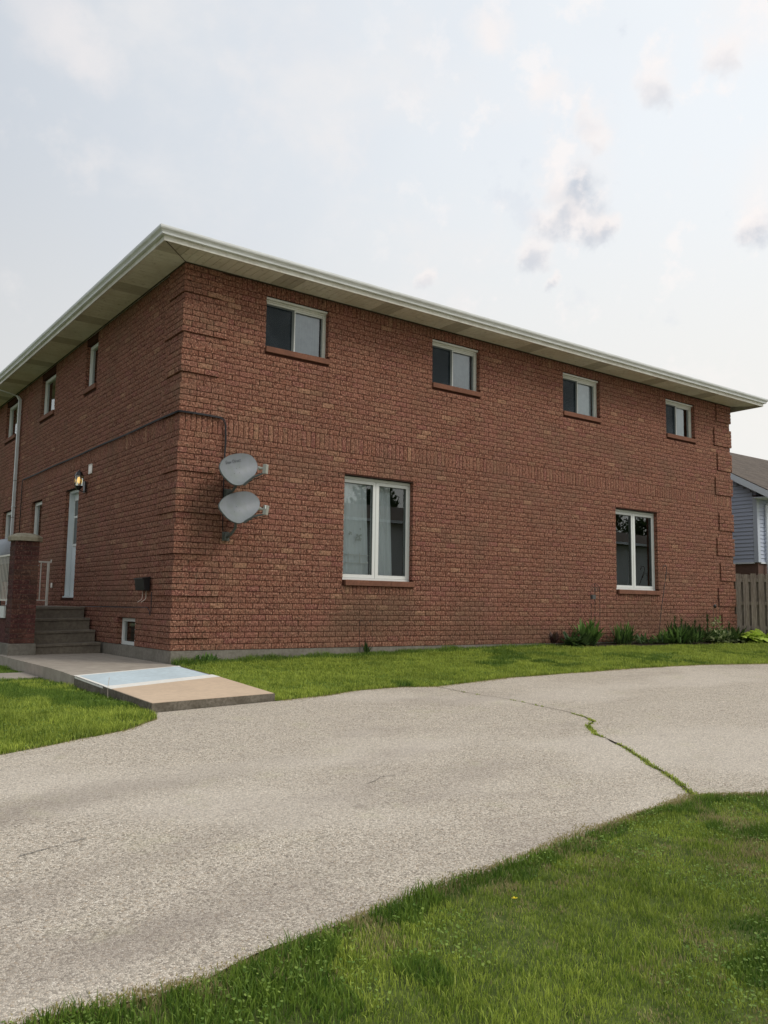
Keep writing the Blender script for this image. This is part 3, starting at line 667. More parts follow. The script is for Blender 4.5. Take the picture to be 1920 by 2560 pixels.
# downspout on the left wall
mb = MB()
yD = 9.95
def rect_tube(mb, pts, w, d):   # rectangular pipe running through points; w along y
    rings = []
    for (x, y, z) in pts: rings.append((x, y, z))
    b = len(mb.v)
    for i, (x, y, z) in enumerate(rings):
        mb.v += [(x-d/2, y-w/2, z), (x+d/2, y-w/2, z), (x+d/2, y+w/2, z), (x-d/2, y+w/2, z)]
    for i in range(len(rings)-1):
        for k in range(4): mb.f.append((b+i*4+k, b+i*4+(k+1) % 4, b+(i+1)*4+(k+1) % 4, b+(i+1)*4+k))
rect_tube(mb, [(-.64, yD, 5.95), (-.64, yD, 5.86), (-.60, yD, 5.80), (-.12, yD, 5.70), (-.065, yD, 5.62), (-.065, yD, -.25)], .08, .06)
ds = mb.build('downspout', M['downspout'], house)
for z in (5.25, 2.95, 1.2):
    MB().box(-.10, -.028, yD-.055, yD+.055, z, z+.03).build('pipe_strap', M['downspout'], ds)
for z in (3.6, 2.7): MB().box(-.099, -.033, yD-.043, yD+.043, z, z+.012).build('pipe_joint', M['sash_dark'], ds)

# ---- windows
def upper_slider(Wl, u0, u1, z0, z1, lab=None, wide_open=False):
    s0_, s1_ = u0, u1; u0 -= .032; u1 += .032; DP = -.052; W0 = Wl
    class _W:
        k = W0.k
        P = staticmethod(lambda u, z, n: W0.P(u, z, n+DP))
        box = staticmethod(lambda mb, a, b, c, d, e, f: W0.box(mb, a, b, c, d, e+DP, f+DP))
    Wl = _W
    w = thing('window', None, None); w.parent = house
    mb = MB(); f = .045
    Wl.box(mb, u0, u0+f, z0, z1, -.15, -.055); Wl.box(mb, u1-f, u1, z0, z1, -.15, -.050); Wl.box(mb, u0+f, u1-f, z1-.055, z1, -.15, -.050); Wl.box(mb, u0+f, u1-f, z0, z0+.03, -.15, -.052)
    Wl.box(mb, s0_+.001, s1_-.001, z1-.035, z1-.0, -.0485, -.0); Wl.box(mb, u1-f-.028, u1-f-.001, z0+.031, z1-.056, -.15, -.072); Wl.box(mb, u0+f+.001, u1-f-.029, z1-.085, z1-.056, -.15, -.072)
    mb.build('frame', M['upper_white'], w)
    um = (u0+u1)/2+.01
    # left sash: dark with an insect screen
    mb = MB(); Wl.box(mb, u0+f, um-.030, z0+.031, z0+.05, -.10, -.085); Wl.box(mb, u0+f+.0, um-.030, z1-.11, z1-.086, -.10, -.085); Wl.box(mb, um-.055, um-.012, z0+.031, z1-.086, -.10, -.083)
    mb.build('sash', M['sash_dark'], w)
    mb = MB(); mb.poly([Wl.P(a, b, -.095) for a, b in ((u0+f, z0+.05), (um-.055, z0+.05), (um-.055, z1-.11), (u0+f, z1-.11))]); mb.build('screen', M['screen2'], w)
    mb = MB(); mb.poly([Wl.P(a, b, -.112) for a, b in ((u0+f, z0+.03), (um-.02, z0+.03), (um-.02, z1-.056), (u0+f, z1-.056))]); mb.build('pane', M['glass_dark'], w)
    # right sash: white edged
    mb = MB(); Wl.box(mb, um-.011, um+.008, z0+.031, z1-.086, -.118, -.079); Wl.box(mb, um+.009, u1-f-.029, z0+.031, z0+.052, -.118, -.085); Wl.box(mb, um+.009, u1-f-.029, z1-.105, z1-.086, -.118, -.085)
    mb.build('sash', M['vinyl'], w)
    mb = MB(); mb.poly([Wl.P(a, b, -.105) for a, b in ((um+.009, z0+.053), (u1-f-.029, z0+.053), (u1-f-.029, z1-.106), (um+.009, z1-.106))]); mb.build('pane', M['glass'], w)
    mb = MB(); s = .03; lo = z0-.094
    W0.box(mb, s0_+.003, s1_+.018, lo, z0-.002, -.12, s); mb.build('sill', M['sill'], w, bevel=.004)
    return um
def mesh_screen():
    m = bpy.data.materials.new('insect_screen'); m.use_nodes = True; t = m.node_tree; b = t.nodes['Principled BSDF']; b.inputs['Roughness'].default_value = 0.8; b.inputs['Specular IOR Level'].default_value = 0.05
    n = tnoise(t, 2.2, 4, 0.6, 'World'); c = mixc(t, maprange(t, n.outputs['Fac'], 0.4, 0.65), (0.018, 0.028, 0.035), (0.045, 0.058, 0.070)); t.links.new(c, b.inputs['Base Color'])
    tr = t.nodes.new('ShaderNodeBsdfTransparent'); ms = t.nodes.new('ShaderNodeMixShader'); ms.inputs[0].default_value = 0.35
    t.links.new(b.outputs[0], ms.inputs[1]); t.links.new(tr.outputs[0], ms.inputs[2]); t.links.new(ms.outputs[0], t.nodes['Material Output'].inputs['Surface']); return m
M['screen2'] = mesh_screen()
blab = ['pale grey roller blind behind the first upper window from the corner', 'pale grey roller blind behind the second upper window from the corner', 'pale blind behind the third upper window from the corner', 'pale blind half across the upper window nearest the far end']
for i, (a, b) in enumerate(WINR_U):
    um = upper_slider(WR, a, b, 4.85, 5.696)
    mb = MB(); wd = b-.012-.028-(.015 if i < 3 else .10)
    n = 12
    for k in range(n):
        u_ = um+.012+(wd-um-.012)*k/n; u2 = um+.012+(wd-um-.012)*(k+1)/n
        mb.poly([WR.P(u_, 4.86, -.212-.006*math.sin(k*1.1)), WR.P(u2, 4.86, -.212-.006*math.sin((k+1)*1.1)), WR.P(u2, 5.64, -.212), WR.P(u_, 5.64, -.212)])
    WR.box(mb, um+.012, wd, 5.60, 5.66, -.25, -.215)
    tag(mb.build('window_blind', M['blind'] if i < 2 else M['blind_pale']), blab[i], 'blind', 'blinds behind the upper windows')
for i, (a, b) in enumerate(WINL_U):
    w = thing('window', None, None); w.parent = house; z0, z1 = 4.86, 5.74
    mb = MB(); WL.box(mb, a, a+.05, z0, z1, -.15, -.085); WL.box(mb, b-.06, b, z0, z1, -.15, -.08); WL.box(mb, a+.05, b-.06, z1-.07, z1, -.15, -.08); WL.box(mb, a+.05, b-.06, z0, z0+.04, -.15, -.08); WL.box(mb, b-.085, b-.061, z0+.041, z1-.071, -.15, -.10)
    mb.build('frame', M['vinyl'], w)
    MB().poly([WL.P(u, z, -.12) for u, z in ((a+.05, z0+.04), (a+.05, z1-.07), (b-.085, z1-.07), (b-.085, z0+.04))]).build('pane', M['glass_dark'], w)
    mb = MB(); WL.box(mb, a-.02, b+.02, z0-.093, z0-.002, -.12, .03); mb.build('sill', M['sill'], w, bevel=.004)
# ground floor casement pairs
for i, (a, b) in enumerate(WINR_G):
    w = thing('window', None, None); w.parent = house; z0, z1 = 1.13, 2.91; n0, n1 = -.19, -.102; sa, sb = a, b; a -= .032; b += .032
    mb = MB(); f = .045
    WR.box(mb, a, a+f, z0, z1, n0, n1); WR.box(mb, b-f, b, z0, z1, n0, n1); WR.box(mb, a+f, b-f, z1-f, z1, n0, n1); WR.box(mb, a+f, b-f, z0, z0+f-.01, n0, n1+.006)
    um = (a+b)/2-.0; WR.box(mb, um-.008, um+.008, z0+f-.01, z1-f, n0, n1-.004)
    mb.build('frame', M['vinyl'], w, bevel=.003)
    for ua, ub in ((a+f+.003, um-.010), (um+.010, b-f-.003)):
        mb = MB(); s = .057; za, zb = z0+f-.006, z1-f-.004
        WR.box(mb, ua, ua+s, za, zb, n0, n1-.010); WR.box(mb, ub-s, ub, za, zb, n0, n1-.010); WR.box(mb, ua+s, ub-s, za, za+s, n0, n1-.010); WR.box(mb, ua+s, ub-s, zb-s, zb, n0, n1-.010)
        mb.build('sash', M['vinyl'], w, bevel=.003)
        MB().poly([WR.P(u, z, -.150) for u, z in ((ua+s, za+s), (ub-s, za+s), (ub-s, zb-s), (ua+s, zb-s))]).build('pane', M['glass'], w)
        mb = MB(); e = .008
        for p0, p1, q0, q1 in ((ua+s, ua+s+e, za+s, zb-s), (ub-s-e, ub-s, za+s, zb-s), (ua+s+e, ub-s-e, za+s, za+s+e), (ua+s+e, ub-s-e, zb-s-e, zb-s)): WR.box(mb, p0, p1, q0, q1, -.149, -.122)
        mb.build('glazing_bead', M['sash_dark'], w)
    a, b = sa, sb; mb = MB(); mid = a+(b-a)*.66
    WR.box(mb, a+.03, mid-.003, z0-.098, z0-.002, -.12, .045); WR.box(mb, mid+.003, b+.035, z0-.098, z0-.002, -.12, .043)
    mb.build('sill', M['sill'], w, bevel=.006)
# left wall ground windows, basement window
for a, b, z0, z1 in ((7.59, 8.46, 1.45, 2.925), (10.39, 11.3, 1.45, 2.925)):
    w = thing('window', None, None); w.parent = house
    mb = MB(); WL.box(mb, a, a+.05, z0, z1, -.15, -.085); WL.box(mb, b-.075, b, z0, z1, -.15, -.08); WL.box(mb, a+.05, b-.075, z1-.07, z1, -.15, -.08); WL.box(mb, a+.05, b-.075, z0, z0+.05, -.15, -.08)
    mb.build('frame', M['vinyl'], w)
    MB().poly([WL.P(u, z, -.12) for u, z in ((a+.05, z0+.05), (a+.05, z1-.07), (b-.075, z1-.07), (b-.075, z0+.05))]).build('pane', M['glass_dark'], w)
    mb = MB(); WL.box(mb, a-.02, b+.02, z0-.093, z0-.002, -.12, .03); mb.build('sill', M['sill'], w)
w = thing('window', None, None); w.parent = house; a, b, z0, z1 = 1.49, 2.33, -.004, .436
mb = MB(); WL.box(mb, a, a+.05, z0, z1, -.16, -.095); WL.box(mb, b-.06, b, z0, z1, -.16, -.09); WL.box(mb, a+.05, b-.06, z1-.055, z1, -.16, -.09); WL.box(mb, a+.05, b-.06, z0, z0+.055, -.16, -.09); WL.box(mb, 1.72, 1.75, z0+.055, z1-.055, -.15, -.10)
mb.build('frame', M['vinyl'], w, bevel=.003)
MB().poly([WL.P(u, z, -.125) for u, z in ((a+.05, z0+.05), (a+.05, z1-.05), (b-.06, z1-.05), (b-.06, z0+.05))]).build('pane', M['glass_dark'], w)
# entrance door
d = thing('door', None, None); d.parent = house; a, b, z0, z1 = 4.90, 5.76, .77, 2.925
mb = MB(); WL.box(mb, a, a+.045, z0+.03, z1, -.21, -.075); WL.box(mb, b-.045, b, z0+.03, z1, -.21, -.075); WL.box(mb, a+.046, b-.046, z1-.05, z1, -.21, -.075); WL.box(mb, a, b, z0, z0+.029, -.21, -.04)
mb.build('frame', M['door_white'], d)
mb = MB(); WL.box(mb, a+.048, b-.05, z0+.032, z1-.053, -.205, -.165)
mb.build('panel', M['door_white'], d)
mb = MB(); WL.box(mb, a+.16, b-.17, 2.42, 2.72, -.164, -.150); WL.box(mb, a+.16, b-.17, 1.85, 2.36, -.164, -.150); mb.build('pane', M['glass_dark2'] if 'glass_dark2' in M else M['sash_dark'], d)
mb = MB(); WL.box(mb, a+.13, a+.159, 1.80, 2.76, -.164, -.140); WL.box(mb, b-.169, b-.14, 1.80, 2.76, -.164, -.140); WL.box(mb, a+.16, b-.17, 2.37, 2.41, -.164, -.140); WL.box(mb, a+.16, b-.17, 1.80, 1.845, -.164, -.140); WL.box(mb, a+.16, b-.17, 2.725, 2.76, -.164, -.140)
mb.build('glazing_trim', M['vinyl'], d)
mb = MB(); mb.tube([(.164, a+.10, 1.72), (.11, a+.10, 1.72), (.10, a+.10, 1.75)], .012); mb.build('handle', M['galv'], d)
mb = MB(); WL.box(mb, 4.09, 4.285, 3.10, 3.28, -.003, .02); WL.box(mb, 4.10, 4.275, 3.27, 3.285, .0, .03); mb.build('vent_cover', M['galv'], house, bevel=.004)
mb = MB(); WL.box(mb, 6.31, 6.40, .97, 1.07, 0, .03); mb.build('outlet_cover', M['galv'], house, bevel=.004)

# ------------------------------------------------------------------ curtains, shelf, lights at the corner ground window
def curtain(name, u0, u1, z0, z1, n, folds, m, label, taper=0.0, cat='curtain'):
    mb = MB(); k = folds*8
    for i in range(k):
        pts = []
        for (q, z) in ((i, z1), (i+1, z1), (i+1, z0), (i, z0)):
            f = q/k; shrink = 1-taper*(0 if z == z1 else 1)
            u = u0+(u1-u0)*f*shrink; pts.append(WR.P(u, z, n+.022*math.sin(q*math.pi/4)+.012*math.sin(q*.61)))
        mb.poly(pts[::-1])
    o = mb.build(name, m, smooth=True); return tag(o, label, cat)
curtain('sheer_curtain', 2.98, 3.60, 1.16, 2.86, -.245, 4, M['sheer'], 'sheer white curtain hanging in the left pane of the lower window near the corner', -.12)
curtain('sheer_curtain', 3.78, 4.16, 1.16, 2.86, -.30, 4, M['sheer'], 'sheer curtain drawn aside in the right pane of the lower window near the corner', -.2)
def dim(name, c):
    M[name] = mat(name, c, 0.8, 0.2)
dim('shelf', (0.62, 0.62, 0.58))
sh = thing('window_shelf', 'small white two-tier shelf inside the lower window near the corner', 'shelf')
MB().box(3.16, 3.62, .165, .19, 1.56, 1.572).build('shelf_board', M['shelf'], sh); MB().box(3.16, 3.62, .165, .19, 1.42, 1.432).build('shelf_board', M['shelf'], sh)
MB().box(3.20, 3.21, .17, .18, 1.43, 1.60).box(3.44, 3.45, .17, .18, 1.43, 1.60).box(3.56, 3.62, .166, .18, 1.433, 1.455).build('bracket', M['shelf'], sh)
M['petal'] = mat('petal', (0.46, 0.48, 0.45), 0.6, 0.3)
fl = thing('window_flowers', 'white artificial blossoms stuck inside the left pane near the corner', 'flowers')
def petal_flower(cx, cz, r):
    mb = MB()
    for k in range(5):
        t = k*1.257+rnd.random(); c = Vector((cx, .168, cz)); dd = Vector((math.cos(t), 0, math.sin(t))); p = Vector((-dd.z, .15, dd.x))
        mb.poly([c, c+dd*r*.6+p*r*.35, c+dd*r+Vector((0, .01, 0)), c+dd*r*.6-p*r*.35])
    mb.build('blossom', M['petal'], fl)
for cx, cz, r in ((3.24, 1.93, .04), (3.40, 1.89, .05), (3.44, 1.84, .045), (3.37, 1.83, .035), (3.46, 1.91, .03), (3.45, 2.02, .02)): petal_flower(cx, cz, r)

# ------------------------------------------------------------------ cable, mailbox, lantern
mb = MB()
for k, off in enumerate((0.0, .016)):
    z = 3.548+off
    pts = [(-.034, 9.33+off, 2.3), (-.034, 9.33+off, 3.50), (-.036, 9.27, z)]+[(-.036, y, z+.006*math.sin(y*2.1)) for y in np.arange(9.0, .3, -.4)]+[(-.04, .15, z), (-.036, -.01, z+.002), (-.008, -.036, z), (.2, -.036, z+.003), (.45, -.036, z), (.64, -.036, z-.006), (.70+off, -.036, z-.04), (.725+off, -.036, 3.44), (.735+off, -.034, 3.2), (.728+off*.6, -.034, 2.9), (.735, -.034, 2.5), (.745, -.034, 1.80)]
    mb.tube(pts, .0085, 6)
cb = mb.build('cable', M['cable'], smooth=True); tag(cb, 'black cable running round the brick corner and down to the satellite dishes', 'cable')
mb = MB().tube([(-.032, 4.3, .60), (-.034, 3.0, .612), (-.034, 1.871, .614), (-.034, 1.2, .622), (-.034, .90, .624), (-.036, .80, .57), (-.036, .76, .50), (-.034, .735, .56), (-.034, .745, .78), (-.034, .74, .86)], .007, 6)
tag(mb.build('cable', M['cable'], smooth=True), 'thin dark cable strung low along the wall beneath the black mailbox', 'cable')
mbx = thing('mailbox', 'black wall mailbox with two newspaper hooks on the brick wall', 'mailbox')
mb = MB().hexa([(-.03, .84, .875), (-.115, .84, .885), (-.115, 1.22, .885), (-.03, 1.22, .875), (-.03, .84, 1.08), (-.14, .84, 1.06), (-.14, 1.22, 1.06), (-.03, 1.22, 1.08)])
mb.f = [tuple(reversed(f)) for f in mb.f]; mb.build('box', M['black'], mbx, bevel=.004)
mb = MB().hexa([(-.025, .83, 1.082), (-.155, .83, 1.056), (-.155, 1.23, 1.056), (-.025, 1.23, 1.082), (-.025, .83, 1.096), (-.155, .83, 1.07), (-.155, 1.23, 1.07), (-.025, 1.23, 1.096)])
mb.f = [tuple(reversed(f)) for f in mb.f]; mb.build('lid', M['black'], mbx)
for y in (.93, 1.08): MB().tube([(-.05, y, .88), (-.05, y, .77), (-.06, y, .745), (-.09, y+.01, .72), (-.12, y+.015, .70)], .005, 6).build('hook', M['hook_pale'], mbx, smooth=True)
MB().box(-.117, -.111, 1.18, 1.225, .91, .97).build('lock', M['galv'], mbx)
lan = thing('wall_lantern', 'lit black wall lantern above the side door', 'lamp')
LX0, LY0, LZ0 = -.15, 4.41, 2.88
mb = MB().lathe((LX0, LY0, LZ0), [(.02, -.075), (.045, -.06), (.075, -.005), (.082, 0.0)], 6); mb.build('base', M['black'], lan)
mb = MB().lathe((LX0, LY0, LZ0), [(.088, .19), (.075, .215), (.05, .27), (.02, .285), (.008, .31)], 6); mb.build('roof_cap', M['black'], lan)
mb = MB()
for k in range(6):
    t = 2*math.pi*(k+.5)/6; mb.tube([(LX0+.074*math.cos(t), LY0+.074*math.sin(t), LZ0), (LX0+.082*math.cos(t), LY0+.082*math.sin(t), LZ0+.19)], .005, 4)
mb.build('cage', M['black'], lan)
mb = MB()
for k in range(6):
    t0, t1 = 2*math.pi*(k+.5)/6, 2*math.pi*(k+1.5)/6
    mb.poly([(LX0+.070*math.cos(t0), LY0+.070*math.sin(t0), LZ0+.002), (LX0+.070*math.cos(t1), LY0+.070*math.sin(t1), LZ0+.002), (LX0+.078*math.cos(t1), LY0+.078*math.sin(t1), LZ0+.188), (LX0+.078*math.cos(t0), LY0+.078*math.sin(t0), LZ0+.188)])
mb.build('glass', M['glass'], lan)
MB().lathe((LX0, LY0, LZ0+.10), [(.010, -.05), (.028, -.02), (.034, .02), (.024, .06), (.008, .075)], 10).build('bulb', M['bulb'], lan, smooth=True)
mb = MB().box(-.05, -.022, LY0-.055, LY0+.055, LZ0-.12, LZ0+.10); mb.build('backplate', M['black'], lan, bevel=.006)
MB().tube([(-.04, LY0, LZ0-.09), (-.09, LY0, LZ0-.10), (LX0, LY0, LZ0-.07)], .010, 6).build('arm', M['black'], lan, smooth=True)

# ------------------------------------------------------------------ satellite dishes
DN = Vector((.25, -.93, .28)).normalized(); DR = Vector((0, 0, 1)).cross(DN).normalized(); DU = DN.cross(DR)
out1 = [(-0.374, 0.002), (-0.296, 0.103), (-0.161, 0.19), (-0.01, 0.243), (0.139, 0.273), (0.273, 0.268), (0.356, 0.213), (0.393, 0.142), (0.381, 0.064), (0.311, -0.039), (0.184, -0.148), (0.054, -0.232), (-0.055, -0.27), (-0.174, -0.27), (-0.263, -0.225), (-0.345, -0.147), (-0.378, -0.072)]
out2 = [(-0.38, 0.004), (-0.305, 0.092), (-0.182, 0.171), (-0.031, 0.23), (0.161, 0.271), (0.295, 0.269), (0.39, 0.222), (0.44, 0.161), (0.433, 0.085), (0.37, -0.014), (0.232, -0.118), (0.068, -0.215), (-0.051, -0.258), (-0.167, -0.245), (-0.265, -0.198), (-0.346, -0.119), (-0.383, -0.06)]
def satellite(P0, outl, label, lnb, text, low):
    t = thing('satellite_dish', label, 'satellite dish', 'satellite dishes on the brick wall', P0); P0 = Vector(P0)
    # smooth closed outline
    n = len(outl); sm_ = []
    for i in range(n):
        p0, p1, p2, p3 = [Vector(outl[(i+k-1) % n]) for k in range(4)]
        for q in range(4):
            f = q/4; sm_.append(0.5*((2*p1)+(-p0+p2)*f+(2*p0-5*p1+4*p2-p3)*f*f+(-p0+3*p1-3*p2+p3)*f**3))
    n = len(sm_); mb = MB(); rings = 7
    cen = sum(sm_, Vector((0, 0)))/n
    def pt(q, off): return tuple(DR*q.x+DU*q.y+DN*off)
    mb.v.append(pt(cen, -.075))
    for r in range(1, rings+1):
        f = r/rings
        for q in sm_: mb.v.append(pt(cen+(q-cen)*f, -.075*(1-f*f)))
    for k in range(n): mb.f.append((0, 1+k, 1+(k+1) % n))
    for r in range(rings-1):
        for k in range(n): k2 = (k+1) % n; mb.f.append((1+r*n+k, 1+(r+1)*n+k, 1+(r+1)*n+k2, 1+r*n+k2))
    refl = mb.build('reflector', M['dish'], t, smooth=True)
    mb = MB()      # rolled rim and back shell
    for q in sm_: mb.v.append(pt(cen+(q-cen)*1.0, .001))
    for q in sm_: mb.v.append(pt(cen+(q-cen)*1.025, -.004))
    for q in sm_: mb.v.append(pt(cen+(q-cen)*1.02, -.022))
    for q in sm_: mb.v.append(pt(cen+(q-cen)*.6, -.072))
    for q in sm_: mb.v.append(pt(cen+(q-cen)*.1, -.088))
    for r in range(4):
        for k in range(n): k2 = (k+1) % n; mb.f.append((r*n+k, r*n+k2, (r+1)*n+k2, (r+1)*n+k))
    mb.build('back_shell', M['dish_back'], t, smooth=True)
    L = Vector(lnb)-P0; base = DR*low[0]+DU*low[1]-DN*.01
    MB().tube([base-DN*.012-DU*.012, base-DU*.012, base+(L-base)*.5+Vector((0, 0, -.012)), L+Vector((.0, .0, -.075))], [.016, .020, .018, .014], 6).build('feed_arm', M['dish_back'], t)
    a_ = (-L+DU*.02).normalized()
    e1 = a_.cross(Vector((0, 0, 1))).normalized(); e2 = e1.cross(a_)
    def bx(mb, c, l, w, h):
        ps = []
        for sz in (-1, 1):
            for sx, sy in ((-1, -1), (1, -1), (1, 1), (-1, 1)): ps.append(tuple(c+a_*l*sx+e1*w*sy+e2*h*sz))
        mb.hexa(ps)
    mb = MB(); bx(mb, L+Vector((.03, 0, -.01)), .030, .040, .072); mb.build('converter', M['lnb'], t, bevel=.006)
    MB().tube([L+a_*.012, L+a_*.055, L+a_*.075], [.018, .022, .034], 10).build('feed_horn', M['lnb'], t, smooth=True)
    MB().tube([L+a_*.0755, L+a_*.078], [.033, .033], 12).build('horn_cover', M['white_trim'], t)
    MB().tube([L+Vector((.01, 0, -.05)), L+Vector((.03, .01, -.10)), base+(L-base)*.45+Vector((0, 0, -.05)), base-DN*.02], .005, 5).build('feed_cable', M['cable'], t, smooth=True)
    for (x, y) in ((.055, -.03), (-.045, -.055), (.01, .035)):
        c = DR*x+DU*y-DN*.071
        MB().tube([c, c+DN*.006], .004, 6).build('bolt', M['dish_back'], t)
    if text:
        cu = bpy.data.curves.new('lettering', 'FONT'); cu.body = 'Shaw Direct'; cu.size = .070; cu.extrude = .0; cu.align_x = 'CENTER'
        tmp = bpy.data.objects.new('lettering', cu); COL.objects.link(tmp); dg = bpy.context.evaluated_depsgraph_get(); me = bpy.data.meshes.new_from_object(tmp.evaluated_get(dg)); bpy.data.objects.remove(tmp)
        rot = R(17); Mx = Matrix.Rotation(rot, 4, 'Z')
        for v in me.vertices:
            q = Mx @ v.co; x, y = q.x-.060, q.y+.105
            rr = Vector((x, y))-cen; ang = rr.angle_signed(Vector((1, 0))) if rr.length > 1e-6 else 0
            rad = min((abs(((q_-cen).angle_signed(Vector((1, 0)))-ang+math.pi) % (2*math.pi)-math.pi), (q_-cen).length) for q_ in sm_)[1]
            f = min(1, rr.length/rad); v.co = DR*x+DU*y+DN*(-.075*(1-f*f)+.005)
        me.materials.clear(); me.materials.append(M['print']); o = bpy.data.objects.new('lettering', me); COL.objects.link(o); o.parent = t
    return t, L
satellite((.80, -.42, 2.72), out1, 'upper of the two grey satellite dishes, with faded lettering', (1.040, -.74, 2.715), True, (.054, -.232))
t2, L2 = satellite((.82, -.42, 2.14), out2, 'lower of the two grey satellite dishes, with a streaked face', (1.068, -.74, 2.10), False, (.068, -.215))
mb = MB(); c = L2+Vector((.0, -.0365, .03)); mb.box(c.x-.0, c.x+.034, c.y-.004, c.y+.0, c.z-.022, c.z+.028); mb.build('sticker', M['sticker'], t2)
for (P, foot, nm) in (((.80, -.42, 2.72), 2.385, 'upper'), ((.82, -.42, 2.14), 1.72, 'lower')):
    m_ = thing('dish_mast', f'dark steel wall mount carrying the {nm} satellite dish', 'bracket', 'wall mounts of the satellite dishes')
    MB().box(.745, .865, -.031, -.023, foot-.07, foot+.07).build('foot_plate', M['steel'], m_)
    MB().box(.765, .845, -.075, -.032, foot-.055, foot+.055).build('hinge_block', M['steel'], m_, bevel=.005)
    MB().tube([(.805, -.07, foot-.02), (.83, -.16, foot+.03), (.85, -.25, foot+.12), (.85, -.27, P[2]-.12), (.83, -.28, P[2]+.02)], .021, 8).build('pole', M['steel'], m_, smooth=True)
    MB().box(.78, .86, -.318, -.30, P[2]-.07, P[2]+.05).build('dish_clamp', M['steel'], m_, bevel=.005)

# ------------------------------------------------------------------ steps, porch, pillar, railings
TL = 0.024
def tilt(x): return TL*x        # the steps have settled towards their left side
st = thing('concrete_steps', 'four worn concrete steps rising beside the brick pillar to the side door', 'steps')
tops = [0.0, .203, .408, .605]; ys = [3.0, 3.34, 3.68, 4.03]
for i in range(4):
    y0 = ys[i]; y1 = (ys[i+1]+.03) if i < 3 else 6.6; z1 = tops[i]; z0 = -.6
    x0, x1 = -1.36, -.034
    top = []
    mb = MB(); mb.hexa([(x0, y0, z0), (x1, y0, z0), (x1, y1-.031, z0), (x0, y1-.031, z0), (x0, y0, z1-.045+tilt(x0)), (x1, y0, z1-.045+tilt(x1)), (x1, y1-.031, z1-.045+tilt(x1)), (x0, y1-.031, z1-.045+tilt(x0))])
    b0 = z1-.0448
    mb.hexa([(x0, y0-.022, b0+tilt(x0)), (x1, y0-.022, b0+tilt(x1)), (x1, y1-.03, b0+tilt(x1)), (x0, y1-.03, b0+tilt(x0)), (x0, y0-.022, z1+tilt(x0)), (x1, y0-.022, z1+tilt(x1)), (x1, y1-.03, z1+tilt(x1)), (x0, y1-.03, z1+tilt(x0))])
    mb.build('step', M['steps'], st, bevel=.008)
po = thing('porch', 'raised porch deck with a white edge board left of the brick pillar', 'porch')
MB().box(-1.54, -.036, 6.61, 14, -.6, .40).build('base', M['concrete'], po)
MB().box(-1.54, -1.37, 3.32, 6.60, -.004, .40).build('base_wall', M['pillar_brick'], po)
MB().box(-1.56, -1.36, 3.32, 6.60, -.7, -.006).build('footing', M['concrete'], po)
MB().box(-1.575, -1.545, 3.32, 14, .405, .60).build('edge_board', M['vinyl'], po)
MB().box(-1.544, -1.365, 3.32, 6.60, .402, .60).box(-1.544, -.036, 6.601, 14, .402, .585).build('deck', M['steps'], po)
pil = thing('brick_pillar', 'dark red brick pillar with a bevelled concrete cap at the steps', 'pillar')
px0, px1, py0, py1 = -1.555, -1.175, 2.88, 3.26
MB().box(px0+.008, px1-.008, py0+.008, py1-.008, .0, 1.68).build('core', M['pillar_mortar'], pil)
pc = .080
class PW(Wall): pass
nrow = 21
for r in range(nrow):
    z0, z1 = r*pc+.0045, (r+1)*pc-.0045
    if r % 2 == 0: frontc = [(px0, px0+.253), (px0+.261, px1-.0)]; 
    else: frontc = [(px0+.0, px0+.119), (px0+.127, px1)]
    for (a, b) in frontc:
        mb = MB(); class_f = type('F', (), {'k': 'R', 'P': staticmethod(lambda u, z, n: (u, py0-n, z))}); brick_geo(class_f, a, b, z0, z1, rnd.uniform(-.001, .002), .10, rnd.random(), mb); mb.build('brick', M['pillar_brick'], pil)
    for (a, b) in ([(py0+.105, py0+.245), (py0+.253, py1)] if r % 2 else [(py0+.105, py0+.37)]):
        mb = MB(); class_l = type('G', (), {'k': 'L', 'P': staticmethod(lambda u, z, n: (px0-n, u, z))}); brick_geo(class_l, a, b, z0, z1, 0, .03, rnd.random(), mb); mb.build('brick', M['pillar_brick'], pil)
MB().box(px0-.03, px1+.03, py0-.03, py1+.03, -.7, -.002).build('footing', M['concrete'], pil, bevel=.01)
def octa(h, e):
    c = .11
    x0, x1, y0, y1 = px0-e, px1+e, py0-e, py1+e
    return [(x0+c, y0, h), (x1-c, y0, h), (x1, y0+c, h), (x1, y1-c, h), (x1-c, y1, h), (x0+c, y1, h), (x0, y1-c, h), (x0, y0+c, h)]
mb = MB(); L_ = [octa(1.682, .055), octa(1.745, .058), octa(1.775, .035), octa(1.815, -.05)]
for q in L_: mb.v += q
for i in range(3):
    for k in range(8): mb.f.append((i*8+k, i*8+(k+1) % 8, (i+1)*8+(k+1) % 8, (i+1)*8+k))
mb.f += [tuple(reversed(range(8))), tuple(range(24, 32))]
mb.build('cap', M['cap'], pil)
ra = thing('porch_railing', 'white metal porch railing running back from the left of the brick pillar', 'railing')
MB().box(-1.535, -1.495, 3.27, 9, 1.445, 1.475).build('top_rail', M['rail'], ra); MB().box(-1.53, -1.50, 3.27, 9, .69, .715).build('bottom_rail', M['rail'], ra)
y = 3.36
while y < 8.95:
    MB().box(-1.521, -1.509, y, y+.012, .7155, 1.4445).build('baluster', M['rail'], ra); y += .105
MB().box(-1.535, -1.495, 5.4, 5.44, .602, 1.444).build('post', M['rail'], ra)
rb = thing('landing_railing', 'short white metal railing right of the pillar, left of the side door', 'railing')
yy = 6.2
MB().box(-.80, -.10, yy-.015, yy+.015, 1.475, 1.505).build('top_rail', M['rail'], rb); MB().box(-.80, -.17, yy-.01, yy+.01, .70, .72).build('bottom_rail', M['rail'], rb)
MB().box(-.165, -.125, yy-.02, yy+.02, .602, 1.474).build('post', M['rail'], rb)
